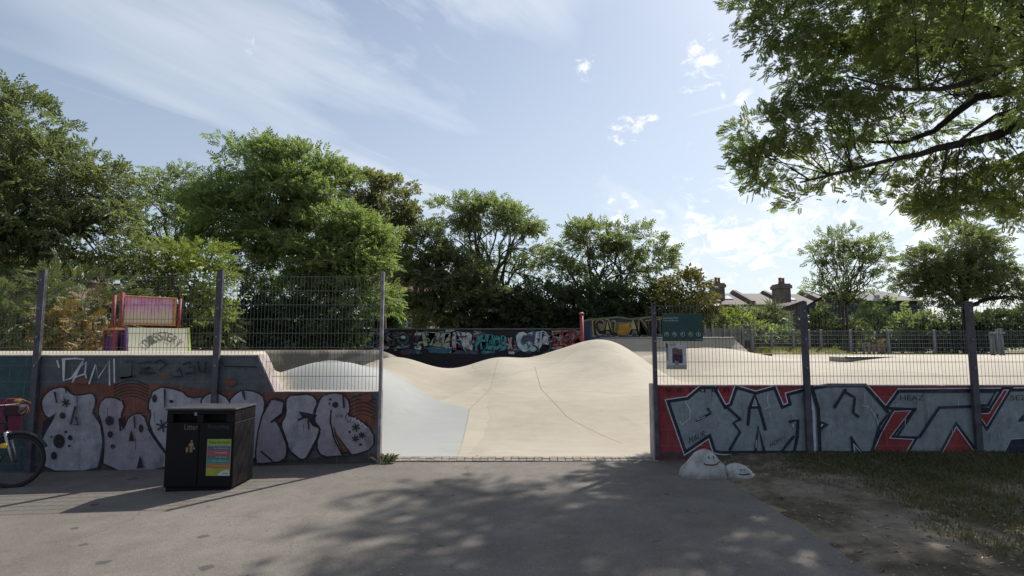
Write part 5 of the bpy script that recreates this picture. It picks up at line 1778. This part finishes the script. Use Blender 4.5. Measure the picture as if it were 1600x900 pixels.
for px, py, rx, ry, lab, sd in ((770, 487, 56, 34, 'dark shrub under the left ash tree above the teal lettering', 21), (850, 482, 50, 38, 'dark shrub between the two ash trees above the back wall', 22),
                                (930, 484, 52, 32, 'dark shrub under the right ash tree behind the red pole', 23), (1005, 478, 44, 34, 'dark shrub behind the wavy topped wall and gate post', 24)):
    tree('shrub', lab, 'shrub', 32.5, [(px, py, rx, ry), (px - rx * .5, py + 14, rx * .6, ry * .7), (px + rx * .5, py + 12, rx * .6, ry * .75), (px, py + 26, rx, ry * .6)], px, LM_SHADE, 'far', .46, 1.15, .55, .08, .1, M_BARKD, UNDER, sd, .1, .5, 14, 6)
tree('shrub', 'large shrub with copper tinged leaves behind the green notice board', 'shrub', 30.5,
     [(1066, 455, 32, 28), (1048, 480, 24, 26), (1090, 480, 26, 26), (1070, 500, 34, 26), (1040, 505, 20, 20)], 1070, LM_COPPER, 'broad', .34, 1.2, .48, .12, .8, M_BARK, None, 25, .2, .55, 20)
tree('shrub', 'bright yellow green shrub right of the notice board', 'shrub', 31.0,
     [(1118, 500, 20, 15), (1143, 503, 22, 12), (1105, 510, 14, 14), (1165, 512, 14, 10)], 1125, LM_YEL, 'broad', .30, 1.3, .36, .06, 1.0, M_BARK, None, 26, .2, .5, 10)
tree('spiky_shrub', 'dark palm like shrub with strap leaves below the terrace roofs', 'shrub', 37.0,
     [(1184, 494, 22, 9), (1166, 502, 18, 10), (1200, 502, 14, 9), (1182, 510, 26, 10)], 1186, LM_DARK, 'spiky', .75, .8, .55, .10, 1.0, M_BARK, None, 27, .3, .4, 10)
tree('shrub', 'loose grey green bush behind the low mesh fence under the palm like shrub', 'shrub', 30.0,
     [(1188, 522, 26, 14), (1215, 526, 22, 12), (1240, 530, 18, 10)], 1200, LM_MID, 'broad', .28, 1.1, .36, .05, 1.0, M_BARK, None, 28, .2, .5, 10)
tree('young_tree', 'slender open tree with light crown standing in front of the terrace on the right', 'tree', 34.0,
     [(1312, 378, 32, 20), (1352, 392, 30, 24), (1285, 402, 26, 20), (1322, 420, 44, 28, 0, .35), (1366, 410, 20, 18), (1345, 448, 34, 22, 0, .4), (1282, 448, 26, 18, 0, .6), (1308, 462, 30, 20, 0, .7)],
     [1312, 1322], LM_MID, 'far', .34, 1.15, .50, .085, 1.0, M_BARK, None, 29, .3, .45, 70, 12)
tree('broadleaf_tree', 'dark layered tree at the right edge below the overhanging branches', 'tree', 34.0,
     [(1500, 385, 56, 28), (1455, 415, 44, 26), (1545, 408, 40, 32), (1500, 440, 76, 30), (1572, 445, 36, 32), (1432, 446, 30, 18), (1480, 462, 40, 16)],
     1512, LM_DARK, 'far', .34, 1.6, .52, .28, 1.0, M_BARKD, None, 30, .35, .5, 50)
tree('shrub', 'small round bright green bush behind the pink play fence', 'shrub', 31.0,
     [(1376, 486, 28, 16), (1372, 502, 26, 14)], 1375, LM_BRIGHT, 'broad', .28, 1.3, .36, .06, 1.0, M_BARK, None, 31, .2, .5, 10)
RIGHT = 'shrubs behind the low mesh fence on the right'
for px, py, rx, ry, lab, sd, mt in ((1292, 508, 34, 22, 'dark shrub at the foot of the slender open tree', 32, LM_SHADE), (1430, 512, 36, 22, 'loose shrub right of the small round bush', 33, LM_MID),
                                    (1490, 514, 40, 26, 'dark shrub left of the thick right fence post', 34, LM_SHADE), (1560, 515, 44, 28, 'dark shrub behind the grey exercise frame', 35, LM_SHADE), (1640, 505, 50, 36, 'dark shrub just beyond the right edge', 36, LM_SHADE),
                                    (1335, 520, 26, 16, 'small shrub left of the pink play fence', 37, LM_DARK), (1408, 528, 30, 12, 'low dark shrub behind the pink play fence', 38, LM_SHADE), (1462, 530, 34, 12, 'low dark shrub under the dark layered tree', 39, LM_SHADE), (1525, 528, 34, 14, 'low dark shrub left of the grey exercise frame', 40, LM_SHADE)):
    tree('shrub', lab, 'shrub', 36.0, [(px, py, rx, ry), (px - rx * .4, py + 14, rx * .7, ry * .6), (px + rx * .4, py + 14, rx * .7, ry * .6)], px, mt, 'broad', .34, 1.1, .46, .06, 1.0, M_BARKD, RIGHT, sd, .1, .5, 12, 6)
# left: conifer hedge, elder in flower, ivy, dark shrubs behind the deck
HED = 'hedge shrubs behind the grey wall on the left'
tree('conifer_hedge', 'soft green conifer hedge at the left edge behind the fence', 'hedge', 13.6,
     [(-60, 490, 60, 50), (0, 495, 45, 42), (50, 480, 40, 36), (60, 520, 50, 36), (20, 540, 60, 30)], 10, LM_CONIF, 'needle', .30, 1.6, .36, .08, 0, M_BARK, HED, 41, .1, .5, 20)
tree('conifer_hedge', 'browned conifer hedge left of the wooden ramp', 'hedge', 13.9,
     [(105, 515, 36, 34), (140, 500, 26, 28), (150, 530, 24, 26), (115, 545, 45, 24)], 125, LM_BROWN, 'needle', .28, 1.3, .34, .08, 0, M_BARK, HED, 42, .1, .5, 20)
tree('conifer_hedge', 'green feathery hedge rising above the browned one', 'hedge', 15.0,
     [(110, 462, 46, 22), (150, 470, 36, 28), (175, 500, 22, 34), (80, 450, 40, 20)], 130, LM_CONIF, 'needle', .34, 1.3, .40, .08, 0, M_BARK, HED, 43, .1, .5, 20)
el = tree('elder_bush', 'yellow green elder bush with flat white flower heads above the wooden ramp', 'shrub', 18.5,
     [(290, 405, 48, 22), (248, 422, 34, 26), (325, 432, 32, 32), (345, 460, 20, 40), (230, 440, 30, 20), (285, 440, 50, 28)], 290, LM_YEL, 'far', .27, 1.9, .46, .10, 0, M_BARK, None, 44, .3, .5, 20)
rng = np.random.default_rng(3)
mb = MB()
for px, py in ((228, 398), (252, 415), (275, 402), (270, 428), (296, 436), (313, 418), (318, 437), (300, 408), (278, 446), (217, 437), (240, 432), (335, 448), (345, 425), (233, 452), (290, 460), (312, 455)):
    c = at(px, py, 18.5 - 1.0)
    for k in range(16):
        a_, r_ = rng.uniform(0, 6.28), .11 * math.sqrt(rng.random())
        mb.disc(c + Vector((r_ * math.cos(a_), r_ * math.sin(a_) * .8, rng.normal() * .012)), (rng.normal() * .3, -.5, 1), .026, 0, 5)
mb.build('flower_heads', plain('cream_elder_flower', (.52, .50, .38), .8, .1), el)
tree('shrub', 'mid green shrub mass behind the back board of the wooden ramp', 'shrub', 19.5,
     [(230, 475, 50, 30), (290, 490, 45, 34), (335, 510, 34, 36), (200, 490, 30, 40), (300, 530, 50, 30)], 300, LM_DARK, 'broad', .34, 1.3, .46, .08, 0, M_BARK, HED, 45, .1, .5, 16)
for px, py, rx, ry, lab, sd in ((385, 505, 46, 44, 'dark shrub right of the second fence post behind the deck', 46), (450, 512, 44, 38, 'dark shrub under the middle of the bright green tree', 47), (510, 520, 40, 30, 'dark shrub left of the pale tree trunks', 48), (600, 500, 30, 36, 'dark shrub by the brick house and gate post', 49)):
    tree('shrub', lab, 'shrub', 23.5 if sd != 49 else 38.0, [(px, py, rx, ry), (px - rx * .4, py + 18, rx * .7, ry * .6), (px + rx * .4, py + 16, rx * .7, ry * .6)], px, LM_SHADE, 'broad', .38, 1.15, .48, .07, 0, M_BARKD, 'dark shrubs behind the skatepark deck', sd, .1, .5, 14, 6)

# far-off belt of trees that closes the horizon
rng = np.random.default_rng(91)
PP, DD, UU = [], [], []
for x0 in np.arange(-150, 190, 7.0):
    Yw = rng.uniform(78, 95)
    px = 800 + x0 / Yw * F
    h_ = rng.uniform(22, 34) if -60 < x0 < 110 else rng.uniform(40, 80)
    p_, d_, _, u_ = crown_points([(px, 535 - h_ * .45, 50, h_ * .75)], Yw, .16, 1.5, rng, .5)
    k_ = p_[:, 2] > .6
    PP.append(p_[k_]); DD.append(d_[k_]); UU.append(u_[k_])
dw = leaf_cloud('distant_wood', np.concatenate(PP), np.concatenate(DD), np.concatenate(UU), 'broad', 1.1, LM_DARK, None, rng)
tag(dw, kind='stuff')

# ------------------------------------------------------------------ the overhanging ash at upper right, rooted beyond the right edge
def overhang():
    rng = np.random.default_rng(77)
    Y = 12.0
    base = Vector((13.6, 12.6, .3))
    t = thing('ash_tree', 'big ash tree reaching over the right side with dark bare limbs and feathery leaves', 'tree', base)
    mb = MB()
    cr = Vector((13.2, 12.4, 5.0))
    mb.tube([base + Vector((0, 0, -.4)), base + Vector((0, 0, .5)), base + Vector((-.1, 0, 2.5)), cr], [.50, .40, .34, .30], 12, 0, False)
    mains = [([(1600, 192), (1552, 213), (1514, 222), (1463, 232), (1438, 241), (1395, 249), (1311, 270), (1250, 285)], .115, 12.2, -1.0),
             ([(1600, 139), (1526, 152), (1493, 177), (1459, 205), (1412, 222), (1362, 222), (1300, 215)], .105, 12.0, .8),
             ([(1600, 95), (1522, 127), (1471, 139), (1400, 140), (1330, 120)], .085, 11.2, -1.6),
             ([(1600, 68), (1556, 46), (1522, 34), (1440, 10), (1370, -5)], .095, 12.6, 1.4),
             ([(1600, 167), (1556, 181), (1522, 203), (1480, 235), (1470, 280)], .06, 11.6, -.6),
             ([(1600, 20), (1520, -40), (1420, -80), (1300, -90)], .10, 11.4, -.8),
             ([(1600, 240), (1560, 260), (1520, 300), (1480, 325)], .055, 12.4, 1.0),
             ([(1620, -60), (1560, -170), (1450, -230)], .10, 12.5, .5), ([(1640, 60), (1600, -20), (1520, -150)], .09, 10.4, -1.0)]
    nodes = []
    for pts, r0, Y0, dy in mains:
        n = len(pts)
        W = [at(x, y, Y0 + dy * i / (n - 1)) for i, (x, y) in enumerate(pts)]
        W = [cr, cr.lerp(W[0], .55) + Vector((0, 0, .25))] + W
        mb.tube(W, [r0 * 1.5, r0 * 1.25] + [r0 * (1 - .85 * i / (n - 1)) for i in range(n)], 8, 0, False)
        for a_, b_ in zip(W[2:-1], W[3:]):
            nodes += [a_.lerp(b_, f_) for f_ in (0, .25, .5, .75)]
    lobes = [(1225, 40, 66, 62, -.5), (1330, 30, 95, 78, .8), (1440, 25, 105, 80, -.8), (1560, 35, 85, 75, .3), (1252, 120, 58, 46, .4), (1345, 140, 84, 58, -.6), (1440, 95, 84, 52, .8),
             (1195, 205, 58, 40, .3), (1285, 205, 80, 46, -.4), (1375, 190, 66, 40, .5), (1205, 265, 46, 44, 0), (1290, 262, 62, 34, .5), (1262, 318, 30, 24, 0, .8), (1345, 300, 44, 22, 0, .55),
             (1470, 290, 54, 40, .3), (1545, 285, 50, 46, -.4), (1555, 120, 50, 46, .8, .8), (1480, 335, 52, 20, .3), (1585, 325, 40, 36, .2), (1445, 325, 32, 22, .0), (1480, 150, 50, 30, 1.2, .6), (1420, 262, 34, 22, .6, .6), (1560, 205, 50, 30, 1.5, .35), (1170, 245, 32, 34, .2),
             (1180, 15, 34, 34, -.2), (1500, 320, 60, 30, -.3), (1570, 300, 50, 40, .8), (1430, 300, 36, 30, .2), (1590, 250, 36, 40, .2), (1520, 80, 70, 50, 1.2), (1300, 80, 70, 50, 1.4), (1590, 150, 36, 40, -.4), (1400, 60, 80, 60, 1.6), (1450, 210, 46, 26, 1.2, .7), (1180, 300, 22, 22, 0)]
    P, D, CC, U = crown_points(lobes, Y, 4.3, .30, rng, .25)
    hubs = [Vector(c) for c in CC[rng.choice(len(CC), 110, replace=False)]]
    for c in hubs:               # secondary branches, then twigs that fork off them
        q = min(nodes, key=lambda w: (w - c).length + rng.random() * .7 + max(0, c.x - w.x) * .9)
        limbs(mb, q, [c], .016, rng, 5, 4, .06, .006)
    for c in CC[rng.choice(len(CC), 520)]:
        c = Vector(c)
        q = min(hubs, key=lambda w: (w - c).length + rng.random() * .25)
        if (q - c).length > .05:
            limbs(mb, q, [c], .006, rng, 3, 3, .05, .003)
    # the rest of the crown, above and beside the frame, which shades the path
    up = [(1172, -34, 42, 34, 4.0), (1190, -80, 50, 44, 4.8), (1245, -34, 56, 40, 4.2), (1168, -8, 24, 20, 3.6), (1215, -85, 50, 40, 3.2), (1290, -70, 60, 50, 4.2), (1160, -70, 46, 44, 0),  (1280, -240, 90, 70, 0), (1215, -70, 66, 56, -.3), (1290, -140, 60, 50, 1.0), (1330, -60, 100, 66, .4), (1350, -160, 110, 80, -.5), (1450, -70, 110, 80, -1.5), (1480, -190, 120, 90, .8), (1580, -80, 110, 90, -1.0), (1620, -220, 120, 90, 0),
          (1420, -10, 80, 70, -2.6), (1540, 30, 80, 70, -3.0), (1640, 100, 70, 90, -2.0), (1680, 250, 70, 80, -1.0), (1740, 0, 100, 120, -2.0), (1760, 220, 90, 100, .5), (1640, -40, 110, 90, -3.4), (1480, -120, 100, 80, -3.0), (1800, -150, 140, 120, -1.0), (1345, -110, 70, 60, -2.0), (1700, 60, 120, 100, 1.5),
          (1620, 330, 40, 40, .5), (1640, 150, 60, 60, -4.0)]
    P2, D2, C2, U2 = crown_points(up, Y, 2.3, .42, rng, .25)
    leaf_cloud('crown', np.concatenate([P, P2]), np.concatenate([D, D2]), np.concatenate([U, U2]), 'ash', .155, LM_ASH, t, rng)
    for c in C2[rng.choice(len(C2), 120)]:
        q = min(nodes, key=lambda w: (w - Vector(c)).length + rng.random() * .9 + max(0, c[0] - w.x) * .8)
        limbs(mb, q, [c], .022, rng, 4, 3, .03, .008)
    mb.build('trunk', M_BARKD, t)
overhang()

# ------------------------------------------------------------------ grass on the verge, weed by the gate post
def blades(n, region, dens_f, zf, hmin, hmax, mat, name, seed, w=.006):
    r = np.random.default_rng(seed)
    x = r.uniform(region[0], region[1], n); y = r.uniform(region[2], region[3], n)
    k = r.random(n) < dens_f(x, y)
    x, y = x[k], y[k]
    n = len(x)
    z = zf(x, y)
    h = r.uniform(hmin, hmax, n) * (.6 + .6 * dens_f(x, y))
    a = r.uniform(0, 6.28, n)
    ln = r.uniform(.15, .9, n) * h
    b = r.uniform(0, 6.28, n)
    wx, wy = np.cos(a) * w, np.sin(a) * w
    V = np.stack([np.stack([x - wx, y - wy, z - .005], 1), np.stack([x + wx, y + wy, z - .005], 1),
                  np.stack([x + wx * .7 + np.cos(b) * ln * .45, y + wy * .7 + np.sin(b) * ln * .45, z + h * .62], 1), np.stack([x + np.cos(b) * ln, y + np.sin(b) * ln, z + h], 1)], 1).reshape(-1, 3)
    return np_mesh(name, V, np.arange(4 * n).reshape(-1, 4), mat)
def gd(x, y):
    p = lump(x, y, 1.25, 21) * .5 + lump(x, y, 4.0, 22) * .35
    e = smoothstep(2.9, 4.6, x + (y - 6.0) * -.05) * .9
    return np.clip(-.28 + e * .95 + p * .95, 0, 1) * (x > 2.55)
LM_GRASS = leaf_mat('dry_grass_blade', (.060, .072, .026), (.16, .135, .070), .3)
tag(blades(130000, (2.5, 9.0, 3.0, 8.24), gd, verge_z, .02, .07, LM_GRASS, 'grass', 5), kind='stuff')
def ge(x, y): return np.clip(.25 + lump(x, y, .8, 31) * .6, 0, 1)
tag(blades(60000, (9.5, 22, 26.6, 30), ge, lambda x, y: np.where((x > 11) & (x < 17), bank_z(x, y), .99), .06, .16, leaf_mat('sunlit_grass_blade', (.16, .17, .05), (.32, .29, .11), .4), 'grass', 6, .012), kind='stuff')
wd = thing('weed', 'small dry weed tuft at the foot of the left gate post', 'weed', (at(605, 712, 8.2).x, 8.18, 0))
rng = np.random.default_rng(9)
mb = MB()
for k in range(46):
    a_ = rng.uniform(0, 6.28); h_ = rng.uniform(.04, .13); l_ = rng.uniform(.05, .16)
    b_ = Vector((wd.location.x + rng.normal() * .05, 8.15 + rng.normal() * .03, .0))
    tip = b_ + Vector((math.cos(a_) * l_, math.sin(a_) * l_ * .6, h_))
    s_ = Vector((-math.sin(a_), math.cos(a_), 0)) * .011
    m_ = b_.lerp(tip, .6) + Vector((0, 0, .03))
    mb.quad([b_ - s_ * .3, b_ + s_ * .3, m_ + s_, tip, m_ - s_], int(rng.random() < .55))
mb.build('leaves', [leaf_mat('weed_leaf', (.06, .08, .02), (.12, .12, .04)), plain('dry_weed', (.34, .28, .17), .9)], wd)
# fallen leaves, twigs and grit on the verge and along the wall foot
r_ = np.random.default_rng(12)
def litter(n, region, zf, smin, smax, dens=None, up=.012):
    x = r_.uniform(region[0], region[1], n); y = r_.uniform(region[2], region[3], n)
    if dens is not None:
        k = r_.random(n) < dens(x, y); x, y = x[k], y[k]; n = len(x)
    z = zf(x, y) + up * r_.uniform(.3, 1, n)
    a = r_.uniform(0, 6.28, n); s = r_.uniform(smin, smax, n); t = r_.normal(0, .25, (n, 2))
    ca, sa = np.cos(a), np.sin(a)
    out = []
    for u, v in ((-1, 0), (0, -.45), (1, 0), (0, .45)):
        dx, dy = (u * ca - v * sa) * s, (u * sa + v * ca) * s
        out.append(np.stack([x + dx, y + dy, z + dx * t[:, 0] + dy * t[:, 1] + .15 * s * abs(v)], 1))
    return np.stack(out, 1).reshape(-1, 3)
Vl = np.concatenate([litter(2600, (2.2, 8, 3.2, 8.2), verge_z, .008, .03),
                     litter(900, (-8, -1.9, 7.4, 8.12), lambda x, y: ground_z(x, y) + .004, .006, .022, lambda x, y: np.exp(-(8.14 - y) * 5)),
                     litter(420, (1.0, 2.5, 3.2, 8.1), lambda x, y: ground_z(x, y) + .006, .006, .024, lambda x, y: np.exp((x - 2.4) * 2.2)),
                     litter(160, (-7, 1.5, 3.2, 8.1), lambda x, y: ground_z(x, y) + .006, .006, .020),
                     litter(260, (-1.85, 2.0, 8.1, 8.5), lambda x, y: np.full_like(x, .022), .005, .015)])
tag(np_mesh('leaf_litter', Vl, np.arange(len(Vl)).reshape(-1, 4), leaf_mat('dry_fallen_leaf', (.10, .07, .035), (.30, .23, .13), .1)), kind='stuff')
